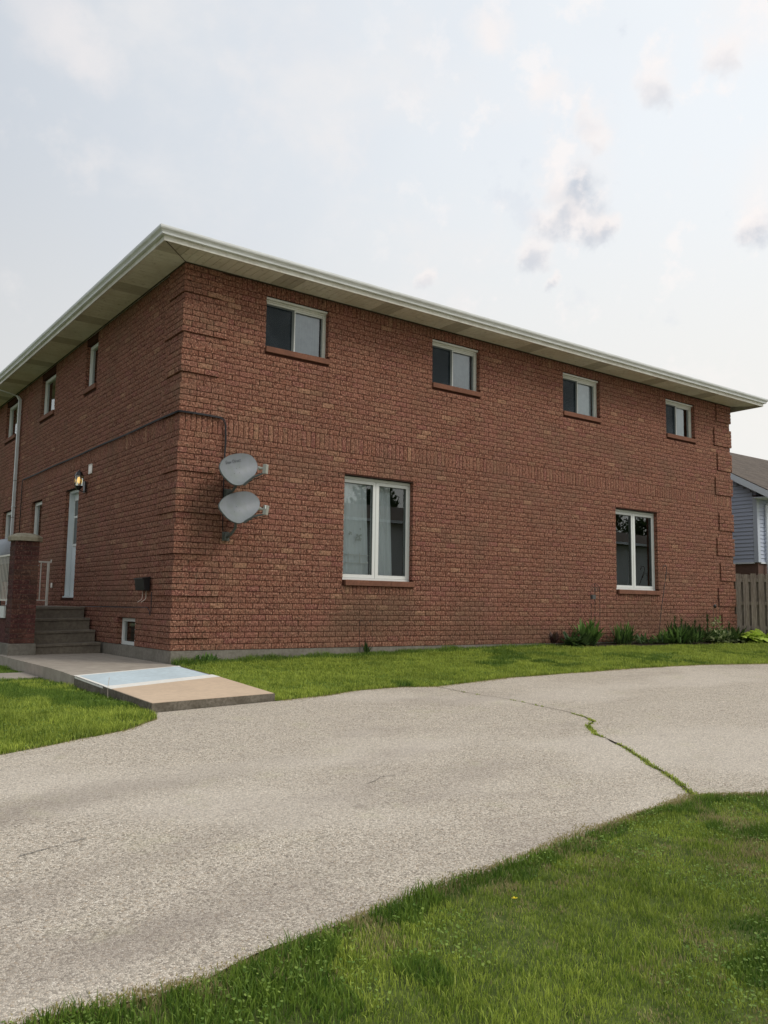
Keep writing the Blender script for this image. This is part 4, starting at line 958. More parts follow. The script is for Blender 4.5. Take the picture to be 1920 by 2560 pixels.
MB().tube([(-.10, yy, 1.48), (-.095, yy, 1.52), (-.093, yy, 1.545)], .014, 6).build('finial', M['rail'], rb)
for x in (-.29, -.42, -.55, -.68): MB().box(x-.008, x+.008, yy-.008, yy+.008, .721, 1.474).build('baluster', M['rail'], rb)
# covered barbecue on the porch behind the railing
bq = thing('covered_barbecue', 'barbecue under a grey fitted cover on the porch behind the railing', 'barbecue')
mb = MB(); prof = [(0.31, 1.36), (.32, 1.45), (.33, 1.55), (.31, 1.72), (.20, 1.83), (.05, 1.86)]
seg = 28; b0 = 0
for r, z in prof:
    for k in range(seg):
        t = 2*math.pi*k/seg; f = 1+.05*math.sin(t*7+z*3)*(1 if z < 1.6 else .3)
        sx, sy = 1.0*r*f, 1.75*r*f; cx, cy = math.cos(t), math.sin(t)
        e = .45; mb.v.append((-1.10+sx*math.copysign(abs(cx)**e, cx), 5.2+sy*math.copysign(abs(cy)**e, cy), z+.012*math.sin(t*3)))
for i in range(len(prof)-1):
    for k in range(seg): k2 = (k+1) % seg; mb.f.append((i*seg+k, i*seg+k2, (i+1)*seg+k2, (i+1)*seg+k))
mb.f.append(tuple((len(prof)-1)*seg+k for k in range(seg))); mb.build('cover', M['cover'], bq, smooth=True)
MB().box(-1.36, -.84, 4.75, 5.65, 1.05, 1.38).build('firebox', M['black'], bq)
for x_, y_ in ((-1.34, 4.77), (-.86, 4.77), (-1.34, 5.62), (-.86, 5.62)): MB().box(x_-.02, x_+.02, y_-.02, y_+.02, .60, 1.049).build('leg', M['black'], bq)

# ------------------------------------------------------------------ fence on the right
FO = Vector((14.80, .16, 0)); FD = Vector((.50, -.866, 0)); FN = Vector((-.866, -.5, 0))   # FN towards the viewer
fe = thing('board_fence', 'weathered grey wooden board fence at the right end of the brick house', 'fence')
def fbox(mb, s0, s1, n0, n1, z0, z1):
    ps = []
    for z in (z0, z1):
        for s, n in ((s0, n0), (s0, n1), (s1, n1), (s1, n0)): ps.append(tuple(FO+FD*s+FN*n+Vector((0, 0, z))))
    mb.hexa([ps[1], ps[2], ps[3], ps[0], ps[5], ps[6], ps[7], ps[4]]); return mb
k = 0; s = -.05
while s < 2.6:
    wd = .128+rnd.uniform(-.006, .006); h = 1.62+rnd.uniform(-.012, .012); tl = rnd.uniform(-.006, .006)
    fbox(MB(), s, s+wd, .02, .038, -.05, h).build('board', M['wood'], fe); s += .176; k += 1
s = -.13
while s < 2.6:
    fbox(MB(), s+.02, s+.148, -.06, -.042, -.05, 1.60+rnd.uniform(-.01, .01)).build('board', M['wood'], fe); s += .176
for z in (.25, .85, 1.42): fbox(MB(), -.05, 2.7, -.041, .019, z, z+.085).build('rail', M['wood'], fe)
for s in (2.2,): fbox(MB(), s, s+.09, -.16, -.07, -.3, 1.58).build('post', M['wood'], fe)

# ------------------------------------------------------------------ neighbour's house on the right
KX, KY = 18.53, 1.52
nb = thing('neighbour_house', 'grey-blue sided neighbouring house with a brown shingle roof, far right', 'house')
EZ = 4.145; PIT = .565; SO = .54; RS = 3.3; WO = .3
MB().box(KX+.01, KX+12, KY+.01, KY+2*RS, -.3, 4.1).build('wall', M['far_brick'], nb)
# gable panel behind the siding
def rake_z(y): s_ = y-KY; return EZ+PIT*(min(s_, 2*RS-s_)+SO)-.06
mb = MB(); mb.v = []; 
def gpoly(x): return [(x, KY+.012, 4.0), (x, KY+.012, rake_z(KY+.012)-.16), (x, KY+RS, rake_z(KY+RS)-.16), (x, KY+2*RS, rake_z(KY+2*RS)-.16), (x, KY+2*RS, 4.0)]
mb.v = gpoly(KX+.02)+gpoly(KX+.2); mb.f = [(4, 3, 2, 1, 0), (5, 6, 7, 8, 9)]+[(i, (i+1) % 5, 5+(i+1) % 5, 5+i) for i in range(5)]
mb.build('gable', M['siding'], nb)
z = 2.13
while z < 6.2:
    # how far north and south each board reaches under the rake
    zt = z+.115
    smax = KY+2*RS if zt < rake_z(KY+2*RS)-.17 else None
    ylo = KY+.11; 
    need = (zt+.06+.17-EZ)/PIT-SO
    ylo = max(ylo, KY+need); yhi = min(KY+2*RS-.1, KY+2*RS-need)
    if yhi-ylo > .1: 
        MB().hexa([(KX-.030, ylo, z), (KX+.012, ylo, z), (KX+.012, yhi, z), (KX-.030, yhi, z), (KX-.010, ylo, zt-.001), (KX+.012, ylo, zt-.001), (KX+.012, yhi, zt-.001), (KX-.010, yhi, zt-.001)]).build('siding_board', M['siding'], nb)
    if zt < 4.1: MB().hexa([(KX+.11, KY-.030, z), (KX+6, KY-.030, z), (KX+6, KY+.008, z), (KX+.11, KY+.008, z), (KX+.11, KY-.010, zt-.001), (KX+6, KY-.010, zt-.001), (KX+6, KY+.008, zt-.001), (KX+.11, KY+.008, zt-.001)]).build('siding_board', M['siding'], nb)
    z += .115
MB().box(KX-.036, KX+.10, KY-.036, KY+.10, 2.12, 4.05).build('corner_board', M['siding_trim'], nb)
MB().box(KX-.04, KX+.02, KY+.102, KY+2*RS, 2.085, 2.128).box(KX+.102, KX+6, KY-.04, KY+.0, 2.085, 2.128).build('drip_trim', M['white_trim'], nb)
mb = MB().tube([(KX+.46, KY-SO+.02, 4.05), (KX+.44, KY-.25, 3.93), (KX+.40, KY-.08, 3.80), (KX+.40, KY-.08, 0)], .045, 8); mb.build('downspout', M['white_trim'], nb)
def slope(mb, y0, y1, x0, x1, t0, t1, sgn=1):
    f = lambda y: EZ+PIT*((y-KY) if sgn > 0 else (2*RS-(y-KY)))+PIT*SO
    mb.hexa([(x0, y0, f(y0)+t0), (x1, y0, f(y0)+t0), (x1, y1, f(y1)+t0), (x0, y1, f(y1)+t0), (x0, y0, f(y0)+t1), (x1, y0, f(y0)+t1), (x1, y1, f(y1)+t1), (x0, y1, f(y1)+t1)]); return mb
slope(MB(), KY-SO, KY+RS, KX-WO+.02, KX+12, -.05, .02).build('roof', M['shingle_n'] if 'shingle_n' in M else M['shingle'], nb)
mb = slope(MB(), KY+RS, KY+2*RS+SO, KX-WO+.02, KX+12, -.05, .02, -1); mb.build('roof', M['shingle'], nb)
slope(MB(), KY-SO, KY+RS, KX-WO, KX-WO+.019, -.20, -.0).build('rake_board', M['white_trim'], nb)
slope(MB(), KY+RS, KY+2*RS+SO, KX-WO, KX-WO+.019, -.20, -.0, -1).build('rake_board', M['white_trim'], nb)
MB().box(KX-WO, KX+12, KY-SO-.022, KY-SO-.002, EZ-.17, EZ+.01).build('eave_board', M['white_trim'], nb)
mb = MB().box(KX-WO+.02, KX+12, KY-SO, KY-.042, EZ-.17, EZ-.155); mb.build('soffit', M['white_trim'], nb)
# shingle courses on the slope that faces us
for k in range(26):
    y0 = KY-SO+.02+k*.142
    slope(MB(), y0, y0+.140, KX-WO+.01, KX+11.9, .0205, .029 if k % 2 else .033).build('shingle_course', M['shingle'], nb)

# ------------------------------------------------------------------ across the street, seen mirrored in the window panes
def bungalow(x, y, ang, Lh, Dh, wallz, label, roofm='shingle'):
    g = GZ(x, y); t = thing('bungalow', label, 'house', None, (x, y, g)); t.rotation_euler = (0, 0, ang)
    MB().box(-Lh/2, Lh/2, -Dh/2, Dh/2, -.2, wallz).build('wall', M['white_wall'], t)
    mb = MB(); o = .5; h = 1.5; e = wallz-.05
    A, B, Cc, D_ = (-Lh/2-o, -Dh/2-o, e), (Lh/2+o, -Dh/2-o, e), (Lh/2+o, Dh/2+o, e), (-Lh/2-o, Dh/2+o, e); r0, r1 = (-Lh/2+Dh/2, 0, e+h), (Lh/2-Dh/2, 0, e+h)
    mb.poly([A, B, r1, r0]); mb.poly([B, Cc, r1]); mb.poly([Cc, D_, r0, r1]); mb.poly([D_, A, r0]); mb.poly([D_, Cc, B, A]); mb.build('roof', M[roofm], t)
    MB().box(-Lh/2-o-.02, Lh/2+o+.02, Dh/2+o, Dh/2+o+.1, e-.02, e+.12).build('gutter', M['white_trim'], t)
    for wx in (-Lh*.3, Lh*.05, Lh*.32):
        f = MB().box(wx-.9, wx+.9, Dh/2+.002, Dh/2+.05, 1.0, 2.2).build('window', M['vinyl'], t); MB().box(wx-.8, wx+.8, Dh/2+.052, Dh/2+.06, 1.1, 2.1).build('pane', M['screen'], f)
    MB().box(Lh*.17-.45, Lh*.17+.45, Dh/2+.002, Dh/2+.05, 0, 2.1).build('door', M['sash_dark'], t)
    return t
bungalow(22, -27, R(3), 19, 9, 6.3, 'white house across the street, mirrored in the lower windows')
bungalow(44, -28, R(-3), 18, 9, 6.3, 'second white house across the street, mirrored in the far lower window')
def tree(x, y, h, r, label, n=5200, leaf=.42):
    g = GZ(x, y); t = thing('tree', label, 'tree', 'trees across the street', (x, y, g))
    mb = MB().tube([(0, 0, -.3), (.1, 0, h*.2), (0, .15, h*.45), (.1, .1, h*.7)], [.32, .25, .16, .05], 8)
    cl = []
    for k in range(16):
        a = k*2.4; rr = r*math.sqrt(rnd.random())*.75; zc = h*(.42+.5*rnd.random())*1.0; c = Vector((math.cos(a)*rr*(1.2-zc/h*.6), math.sin(a)*rr*(1.2-zc/h*.6), zc)); cl.append((c, r*rnd.uniform(.28, .45)))
        mb.tube([(0, .1, h*.35+.1*k % h*.2), tuple(c*.6+Vector((0, 0, zc*.3))), tuple(c)], [.09, .05, .02], 5)
    mb.build('trunk', M['bark'], t)
    c = np.array([list(q[0]) for q in cl]); cr = np.array([q[1] for q in cl]); idx = npr.randint(0, len(cl), n)
    d = npr.normal(size=(n, 3)); d /= np.linalg.norm(d, axis=1)[:, None]; p = c[idx]+d*(cr[idx]*npr.uniform(.4, 1.05, n))[:, None]
    u = npr.normal(size=(n, 3)); u /= np.linalg.norm(u, axis=1)[:, None]; v = np.cross(u, d); v /= np.linalg.norm(v, axis=1)[:, None]
    V = np.stack([p-u*leaf*.5, p+v*leaf*.32, p+u*leaf*.5, p-v*leaf*.32], 1).reshape(-1, 3); F = np.arange(4*n).reshape(-1, 4)
    arrmesh('crown', V, F, M['tree_leaf'], npr.random_sample(n), t)
for x, y, h, r, lb in ((26, -39, 8.4, 3.4, 'broad tree behind the left half of the near white house'), (31.5, -38, 10.4, 4.2, 'tallest round tree behind the near white house'), (39, -39, 9.0, 3.4, 'rounded tree right of the near white house'), (59, -40, 13.4, 4.8, 'dense tree behind the second white house'), (67, -40, 12.2, 4.4, 'tree at the right of the second white house'), (52, -40, 12.8, 4.2, 'tall tree left of the dense one behind the second house'), (18, -41, 9, 3.2, 'low tree at the left of the near white house')):
    tree(x, y, h, r, lb)

# ------------------------------------------------------------------ flower bed against the wall
bed = [(7.7, -.02), (7.75, -.45), (8.4, -.72), (11, -.78), (14, -.80), (15.6, -.95), (15.6, -.1), (14.74, -.02)]
mb = MB(); n = len(bed)
structure(MB().prism(bed, lambda x, y: GZ(x, y)-.05, lambda x, y: GZ(x, y)+.025).build('flower_bed', M['soil']))
def leaves(mb, base, n, L, wid, up, spread, curl=.5, jitter=.05, sides=3):
    for k in range(n):
        a = rnd.random()*6.283; el = rnd.uniform(*up); l = L*rnd.uniform(.65, 1.1); w = wid*rnd.uniform(.7, 1.2)
        b = Vector(base)+Vector((rnd.uniform(-1, 1)*spread, rnd.uniform(-1, 1)*spread*.5, rnd.uniform(0, jitter)))
        d = Vector((math.cos(a)*math.cos(el), math.sin(a)*math.cos(el), math.sin(el))); s = Vector((-math.sin(a), math.cos(a), 0)); t = rnd.random()
        prev = b; pl, pr = b-s*w*.1, b+s*w*.1; cur = b
        prof = (.7, 1.0, .75, 0.03) if sides == 3 else (.8, 1.0, .03)
        for i, wf in enumerate(prof):
            d = (d+Vector((0, 0, -curl/len(prof)))).normalized(); cur = cur+d*l/len(prof)
            nl, nr = cur-s*w*wf*.5, cur+s*w*wf*.5
            mb.poly([pl, pr, nr, nl], t); pl, pr = nl, nr
def plant(name, label, cat, parts, group='plants in the bed along the wall'):
    x0 = parts[0][1][0]; t = thing(name, label, cat, group, (0, 0, 0))
    for (m, base, n, L, w, up, spread, curl, pname) in parts:
        mb = MB(); leaves(mb, base, n, L, w, up, spread, curl); mb.build(pname, M[m], t)
    return t
def gp(x, y): return (x, y, GZ(x, y)+.02)
plant('perennial', 'small dark reddish plant at the left end of the bed', 'plant', [('leaf_red', gp(7.93, -.2), 22, .28, .05, (.7, 1.4), .06, .3, 'leaves')])
plant('shrub', 'dark low shrub with upright bright green fronds', 'shrub', [('leaf_dark', gp(8.5, -.35), 150, .30, .07, (.2, 1.3), .32, .6, 'foliage'), ('leaf_mid', gp(8.78, -.35), 70, .52, .075, (.75, 1.45), .16, .5, 'fronds')])
plant('perennial', 'bushy green plant below the left pane of the far lower window', 'plant', [('leaf_dark', gp(9.9, -.3), 120, .32, .045, (.5, 1.5), .24, .35, 'leaves'), ('leaf_mid', gp(9.95, -.3), 70, .46, .035, (.9, 1.5), .18, .2, 'stems')])
plant('ground_cover', 'low dark trailing plants under the window sill', 'plant', [('leaf_dark', gp(10.75, -.3), 120, .22, .05, (.2, 1.3), .42, .6, 'leaves')])
plant('perennial', 'low green plant at the foot of the leaning shepherd hook', 'plant', [('leaf_mid', gp(11.35, -.4), 90, .32, .045, (.5, 1.5), .2, .4, 'leaves')])
def spike(x, y, h, label):
    t = thing('spike_plant', label, 'plant', 'tall spiky plants in the bed'); g = GZ(x, y)
    MB().tube([(x, y, g), (x+.01, y, g+h*.5), (x+.02, y, g+h)], [.006, .005, .003], 5).build('stem', M['leaf_dark'], t)
    mb = MB()
    for k in range(int(h*150)):
        z = h*rnd.uniform(.12, 1.0); leaves(mb, (x+.02*z/h, y, g+z), 1, .10*(1.15-z/h*.55), .022, (.5, 1.2), .004, .2, .01, 2)
    mb.build('leaves', M['leaf_dark'], t)
for x, h, lb in ((11.60, .62, 'leftmost tall dark green spike in the bed'), (11.85, .56, 'dark green spike just right of the leftmost one'), (12.10, .46, 'short dark spike amid the middle foliage'), (12.36, .54, 'dark green spike left of the bare gap'), (12.86, .64, 'tall dark green spike beside the pale variegated plant'), (13.75, .48, 'dark leafy spike right of the pale variegated plant')): spike(x, -.42, h, lb)
plant('perennial', 'mass of grey-green foliage among the tall spikes', 'plant', [('leaf_dark', gp(12.0, -.42), 230, .46, .05, (.5, 1.5), .42, .4, 'leaves'), ('leaf_mid', gp(11.8, -.5), 90, .40, .045, (.6, 1.4), .36, .4, 'new_leaves')])
plant('variegated_plant', 'pale variegated leafy plant near the house corner', 'plant', [('leaf_var', gp(13.25, -.45), 240, .28, .085, (.2, 1.4), .30, .5, 'leaves'), ('leaf_dark', gp(13.25, -.4), 170, .34, .06, (.3, 1.4), .34, .5, 'inner_leaves')])
t = thing('variegated_plant', 'pale variegated stems rising above the leafy clump near the corner', 'plant', 'plants in the bed along the wall')
mb = MB()
for k in range(90):
    x = 13.2+rnd.uniform(-.22, .28); z = GZ(x, -.4)+rnd.uniform(.18, .55); leaves(mb, (x, -.42, z), 1, .12, .05, (-.2, 1.0), .05, .4, .02, 2)
mb.build('leaves', M['leaf_var'], t)
plant('perennial', 'dark leafy plant between the variegated plant and the hosta', 'plant', [('leaf_dark', gp(13.8, -.45), 110, .40, .065, (.4, 1.4), .22, .5, 'leaves'), ('leaf_var', gp(13.85, -.6), 26, .16, .08, (.1, 1.0), .2, .5, 'pale_leaves')])
ho = thing('hosta', 'broad bright yellow-green hosta spreading at the right end of the bed', 'plant')
for (x, y, n) in ((14.1, -.55, 26), (14.4, -.60, 34), (14.7, -.66, 36), (15.0, -.74, 34), (15.35, -.84, 24)):
    for k in range(n):
        mb = MB(); leaves(mb, (x, y, GZ(x, y)+.02+rnd.uniform(.02, .10)), 1, .40, .17, (.25, 1.15), .18, 1.1); mb.build('leaf', M['leaf_hosta'], ho)

# garden ornaments
g_ = GZ(9.1, -.25)
sk = thing('garden_stake', 'thin rusty garden stake with a scrolled wheel top and hanging box', 'garden stake')
mb = MB()
for x in (8.99, 9.11, 9.27): mb.tube([(x, -.25, g_), (x+.005, -.25, 1.1 if x != 9.11 else 1.22)], .0045, 5)
mb.build('rod', M['iron'], sk)
mb = MB()
def arc(mb, c, r, a0, a1, rr=.004, n=14): mb.tube([(c[0]+r*math.cos(a0+(a1-a0)*k/n), c[1], c[2]+r*math.sin(a0+(a1-a0)*k/n)) for k in range(n+1)], rr, 5)
arc(mb, (9.13, -.25, 1.08), .14, 0, math.pi); arc(mb, (9.09, -.25, 1.10), .04, 0, 6.28); arc(mb, (9.17, -.25, 1.10), .04, 0, 6.28)
for k in range(6): t_ = k*1.047/2+.2; mb.tube([(9.13, -.25, 1.08), (9.13+.14*math.cos(t_), -.25, 1.08+.14*math.sin(t_))], .003, 4)
mb.build('wheel', M['iron'], sk)
MB().box(9.0, 9.10, -.29, -.23, .90, .99).build('hanging_box', M['edging'], sk)
hk = thing('shepherd_hook', 'tall thin black shepherd hook leaning against the wall right of the window', 'plant hook')
mb = MB().tube([(11.18, -.30, GZ(11.2, -.3)), (11.32, -.26, .55), (11.50, -.22, 1.05), (11.74, -.15, 1.60), (11.745, -.15, 1.66), (11.71, -.15, 1.70), (11.66, -.15, 1.705), (11.61, -.15, 1.67), (11.595, -.15, 1.61)], .0075, 6); mb.build('pole', M['iron'], hk, smooth=True)
MB().tube([(11.66, -.17, 1.40), (11.70, -.15, 1.50), (11.76, -.15, 1.545), (11.82, -.15, 1.53), (11.84, -.15, 1.46), (11.83, -.15, 1.36)], .005, 6).build('side_hook', M['iron'], hk, smooth=True)
bs = thing('bird_stake', 'thin metal stakes with a small black bird near the far corner', 'garden stake')
mb = MB()
for x, z in ((13.40, 1.0), (13.52, .95), (13.66, 1.0)): mb.tube([(x-.02, -.25, GZ(x, -.25)), (x, -.25, z)], .004, 5)
mb.tube([(13.66, -.25, 1.0), (13.60, -.25, 1.05), (13.56, -.25, .98)], .004, 5); mb.build('rod', M['iron'], bs)
MB().lathe((13.47, -.25, .80), [(.004, -.05), (.03, -.03), (.045, 0), (.03, .03), (.012, .05)], 8, 1.3, .7).build('bird', M['black'], bs, smooth=True)
rk = thing('plant_support', 'faint thin wire plant support against the wall below the sill', 'plant support')
mb = MB()
for x in (3.31, 3.44, 3.57): mb.tube([(x, -.06, GZ(x, -.06)), (x, -.06, .42)], .003, 4)
arc(mb, (3.345, -.06, .42), .035, 0, math.pi, .003, 8); arc(mb, (3.535, -.06, .42), .035, 0, math.pi, .003, 8); mb.build('wire', M['iron'], rk)
mb = MB(); leaves(mb, (3.44, -.08, GZ(3.44, -.08)), 16, .22, .03, (.9, 1.5), .03, .2); tag(mb.build('weed', M['leaf_dark']), 'dark weed at the wall foot below the corner window', 'weed')
mb = MB(); leaves(mb, (.55, -.1, GZ(.55, -.1)), 90, .13, .028, (.5, 1.5), .16, .3); tag(mb.build('weed', M['leaf_mid']), 'leafy weeds against the foundation close to the corner', 'weed')

# ------------------------------------------------------------------ lawns
def vnoise(x, y, s, seed=0):   # cheap value noise on arrays
    x = x*s+seed*17.3; y = y*s+seed*9.1; xi, yi = np.floor(x).astype(int), np.floor(y).astype(int); fx, fy = x-xi, y-yi; fx = fx*fx*(3-2*fx); fy = fy*fy*(3-2*fy)
    def hsh(i, j): v = np.sin(i*127.1+j*311.7+seed*74.7)*43758.5453; return v-np.floor(v)
    return (hsh(xi, yi)*(1-fx)+hsh(xi+1, yi)*fx)*(1-fy)+(hsh(xi, yi+1)*(1-fx)+hsh(xi+1, yi+1)*fx)*fy
def turf(name, pts, h, w, mix, label=None, tonebase=0.0):
    """One mesh of bent blades: pts (n,2), h and w arrays."""
    n = len(pts)
    a = npr.uniform(0, 2*np.pi, n); lean = npr.uniform(.05, .75, n)*h; x, y = pts[:, 0], pts[:, 1]; z = gz(x, y)
    dx, dy = np.cos(a), np.sin(a); b = npr.uniform(0, 2*np.pi, n); sx, sy = np.cos(b)*w*.5, np.sin(b)*w*.5
    P0 = np.stack([x-sx, y-sy, z], 1); P1 = np.stack([x+sx, y+sy, z], 1)
    mx, my, mz = x+dx*lean*.35, y+dy*lean*.35, z+h*.6
    P2 = np.stack([mx+sx*.8, my+sy*.8, mz], 1); P3 = np.stack([mx-sx*.8, my-sy*.8, mz], 1); P4 = np.stack([x+dx*lean, y+dy*lean, z+h*np.sqrt(np.clip(1-(lean/h)**2*.5, .2, 1))], 1)
    V = np.stack([P0, P1, P2, P3, P4], 1).reshape(-1, 3); k = np.arange(n)*5
    F = np.concatenate([np.stack([k, k+1, k+2], 1), np.stack([k, k+2, k+3], 1), np.stack([k+3, k+2, k+4], 1)], 0)
    tone = np.clip(npr.beta(1.3, 2.4, n)*.8+tonebase+.55*(vnoise(x, y, 7, 31)*.5+vnoise(x, y, 19, 32)*.5-.42), 0, 1); tone = np.concatenate([tone, tone, np.clip(tone+.12, 0, 1)])
    o = arrmesh(name, V, F, M[mix], tone); o['kind'] = 'stuff'
    return o
_h = npr.RandomState(5) if hasattr(npr, 'RandomState') else np.random.RandomState(5)
def scatter(x0, x1, y0, y1, dens, keep):
    n = int((x1-x0)*(y1-y0)*dens); p = np.stack([npr.uniform(x0, x1, n), npr.uniform(y0, y1, n)], 1)
    return p[keep(p[:, 0], p[:, 1])]
def near_keep(x, y): return y < curve(NEAR, x)-.005+.06*(vnoise(x, y, 3, 1)-.5)
near = []
for (x0, x1, y0, y1, dn) in ((-4.6, 0.6, -10.8, -8.2, 15000), (.6, 3.2, -10.8, -8.2, 8000), (-1.4, 1.2, -11.6, -10.8, 4000), (3.2, 8, -13, -8.2, 900), (-9, -4.6, -10.6, -8.8, 1200)):
    p = scatter(x0, x1, y0, y1, dn, near_keep); near.append(p)
near = np.concatenate(near); x, y = near[:, 0], near[:, 1]
cl = vnoise(x, y, 2.0, 2)*.5+vnoise(x, y, 6, 3)*.3+vnoise(x, y, 14, 8)*.2
hh = (.016+.044*np.clip(cl-.28, 0, .6))*npr.uniform(.45, 1.25, len(x))
edge = np.clip(1-(curve(NEAR, x)-y)/.25, 0, 1); hh *= 1+.9*edge*vnoise(x, y, 4, 5)
keep = npr.random_sample(len(x)) < np.clip(.35+1.1*vnoise(x, y, 5, 6), 0, 1)
deep = (vnoise(x, y, 1.3, 9)*.6+vnoise(x, y, 4, 10)*.4+.25*edge) > .62
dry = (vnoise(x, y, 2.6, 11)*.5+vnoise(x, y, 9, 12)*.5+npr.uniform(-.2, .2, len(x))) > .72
m1 = keep & ~dry & ~deep; m2 = keep & deep & ~dry; m3 = keep & dry
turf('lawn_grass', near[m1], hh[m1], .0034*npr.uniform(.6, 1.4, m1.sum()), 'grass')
turf('lawn_grass', near[m2], hh[m2]*1.3, .0046*npr.uniform(.6, 1.4, m2.sum()), 'grass_lush_shade')
turf('dry_grass', near[m3], hh[m3]*.8, .004*npr.uniform(.6, 1.4, m3.sum()), 'grass_dry')
def mid_keep(x, y):
    ok = (y > curve(FAR, x)+.005+.05*(vnoise(x, y, 3, 1)-.5)) & (y < -.015-.0)
    ok &= ~((x < xr_a(y)+.015) & (y > -3.6)); inbed = (x > 7.7) & (y > np.interp(x, [7.7, 7.75, 8.4, 11, 14, 15.6, 15.61], [-.02, -.45, -.72, -.78, -.80, -.95, 0]))
    return ok & ~inbed
def xr_a(y): return np.interp(y, [-3.5, -1.7, -0.02, 0.0], [-0.18, -0.03, 0.0, 0.0])
mid = np.concatenate([scatter(-.2, 6, -3.6, 0, 4200, mid_keep), scatter(6, 12, -4.6, 0, 2600, mid_keep), scatter(12, 20, -6.5, 0, 1500, mid_keep)])
x, y = mid[:, 0], mid[:, 1]
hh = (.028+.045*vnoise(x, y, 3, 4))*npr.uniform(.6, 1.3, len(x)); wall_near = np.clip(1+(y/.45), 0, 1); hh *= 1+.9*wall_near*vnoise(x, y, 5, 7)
deep = (wall_near > .15+npr.uniform(-.1, .3, len(x))) | ((vnoise(x, y, 1.1, 14)*.6+vnoise(x, y, 4, 15)*.4) > .68)  # lush growth at the wall foot, its darker green doubling as wall shade
turf('lawn_grass', mid[~deep], hh[~deep], .0075*npr.uniform(.6, 1.4, (~deep).sum()), 'grass', tonebase=.06)
turf('lawn_grass', mid[deep], hh[deep]*1.1, .0075*npr.uniform(.6, 1.4, deep.sum()), 'grass_lush_shade')
def left_keep(x, y):
    ok = (y > curve(FAR, x)+.005) & (x < -1.69); onpath = (y > -.15+(x+6.5)*.119) & (y < 1.1+(x+6.5)*.031) & (x < -1.69)
    return ok & ~onpath
lf = np.concatenate([scatter(-4.6, -1.6, -5.4, -1.5, 5200, left_keep), scatter(-4.0, -1.6, -1.5, 5.0, 3200, left_keep), scatter(-9.5, -4.6, -7.6, -1.5, 1500, left_keep), scatter(-9.5, -4.0, -1.5, 6.0, 1100, left_keep)])
x, y = lf[:, 0], lf[:, 1]
hh = (.030+.050*vnoise(x, y, 3, 4))*npr.uniform(.6, 1.3, len(x)); deep = (vnoise(x, y, 1.1, 14)*.5+vnoise(x, y, 4, 15)*.3+.25*np.clip((y+3.2)/1.5, 0, 1)) > .50  # darker blades increase toward the house, painting its soft shade into the lawn
turf('lawn_grass', lf[~deep], hh[~deep], .006*npr.uniform(.6, 1.4, (~deep).sum()), 'grass', tonebase=.06)
turf('lawn_grass', lf[deep], hh[deep], .006*npr.uniform(.6, 1.4, deep.sum()), 'grass_lush_shade')
# dead grass and crumbs spilling over the driveway edges
for cv, sg, dn in ((NEAR, -1, 1), (FAR, 1, 1)):
    n = 30000 if cv is NEAR else 14000; x = npr.uniform(-5.5, 3 if cv is NEAR else 12, n); k = npr.random_sample(n) < (.25+.9*vnoise(x, x*0, 2.2, 41)); x = x[k]
    y = curve(cv, x)+npr.normal(0, .020+.03*vnoise(x, x*0, 5, 43), len(x)); ok = ~((x > -1.75) & (x < -.1)) | (cv is NEAR); x, y = x[ok], y[ok]
    turf('dead_grass', np.stack([x, y], 1), npr.uniform(.009, .020, len(x)), npr.uniform(.003, .008, len(x)), 'grass_dry', tonebase=-.1)
# weeds growing in the driveway crack
cp = []
for (cx, cy, w_) in fine:
    if cy > -5.6 and npr.random_sample() > .25: continue
    if -6.85 < cy < -6.58 and cx < 1.56: continue
    if noise.noise(Vector((cx*9, cy*9, 2))) < -.22: continue
    k = int(14+w_*620); cp.append(np.stack([cx+npr.normal(0, w_*.30+.003, k), cy+npr.normal(0, .02, k)], 1))
cp = np.concatenate(cp); hc = npr.uniform(.008, .030, len(cp))
turf('crack_weeds', cp, hc, .006*npr.uniform(.6, 1.4, len(cp)), 'grass', tonebase=.1)
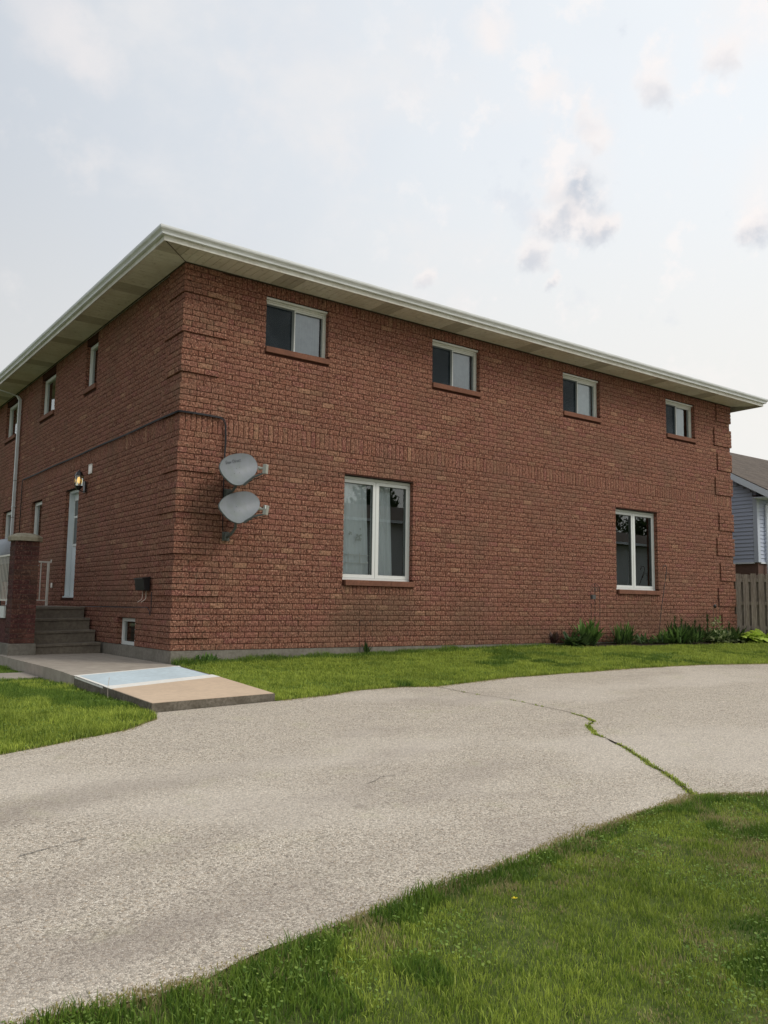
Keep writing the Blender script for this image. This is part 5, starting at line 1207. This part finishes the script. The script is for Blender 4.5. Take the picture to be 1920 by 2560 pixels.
# little broad leaves (clover) in patches of the near lawn
def clover(n, region, s, keepf, seed):
    p = scatter(*region, n, keepf); x, y = p[:, 0], p[:, 1]; k = vnoise(x, y, 1.6, seed)*.5+vnoise(x, y, 6, seed+1)*.5 > .54; p = p[k]; p = p[npr.random_sample(len(p)) < .6]; n = len(p)
    x, y = p[:, 0], p[:, 1]; z = gz(x, y)+npr.uniform(.012, .045, n); V = []
    a = npr.uniform(0, 6.28, n); r = s*npr.uniform(.6, 1.3, n); pts = []
    tx, ty = npr.uniform(-.5, .5, n), npr.uniform(-.5, .5, n)
    for q in range(5):
        t_ = a+q*2*np.pi/5; ux, uy = np.cos(t_)*r, np.sin(t_)*r; pts.append(np.stack([x+ux, y+uy, z+ux*tx+uy*ty], 1))
    V = np.stack(pts, 1).reshape(-1, 3); F = np.arange(5*n).reshape(-1, 5)
    o = arrmesh('clover', V, F, M['leaf_clover'], npr.random_sample(n)); o['kind'] = 'stuff'
M['leaf_clover'] = leafmat('leaf_clover', (0.11, 0.21, 0.035), (0.33, 0.44, 0.09))
clover(2600, (-4.6, 1.5, -10.6, -8.2), .0058, near_keep, 20)
clover(1800, (-.2, 9, -4.0, 0), .009, mid_keep, 24)
clover(2200, (-4.4, -1.6, -5.4, -1.0), .008, left_keep, 28)
mb = MB().tube([(-1.74, -2.55, GZ(-1.74, -2.55)), (-1.745, -2.55, -.24), (-1.738, -2.56, -.12)], [.0025, .002, .003], 5)
tag(mb.build('dry_stalk', M['hook_pale']), 'single pale dry grass stalk standing beside the painted walkway edge', 'grass stalk')
# dandelions
def dandelion(x, y, h, label):
    g = GZ(x, y); t = thing('dandelion', label, 'dandelion', None, (x, y, g))
    MB().tube([(0, 0, 0), (.004, 0, h*.6), (.002, .003, h)], .0016, 5).build('stem', M['leaf_clover2'], t)
    mb = MB()
    for k in range(14):
        a = k*2.4; r = .012*(0.5+.5*(k % 2)); mb.poly([(0, 0, h), (r*math.cos(a-.2), r*math.sin(a-.2), h+.005), (r*1.2*math.cos(a), r*1.2*math.sin(a), h+.006), (r*math.cos(a+.2), r*math.sin(a+.2), h+.005)])
    mb.build('flower', M['yellow'], t)
M['leaf_clover2'] = mat('leaf_stem', (0.10, 0.16, 0.05), 0.7, 0.2)
dandelion(-2.04, -9.02, .05, 'small yellow dandelion in the near lawn beside the driveway edge')
dandelion(1.9, -1.6, .06, 'yellow dandelion in the lawn below the corner window')
dandelion(4.0, -.9, .06, 'pale yellow dandelion in the lawn near the wall foot')
dandelion(-1.85, 2.1, .06, 'yellow dandelion by the walkway near the pillar footing')
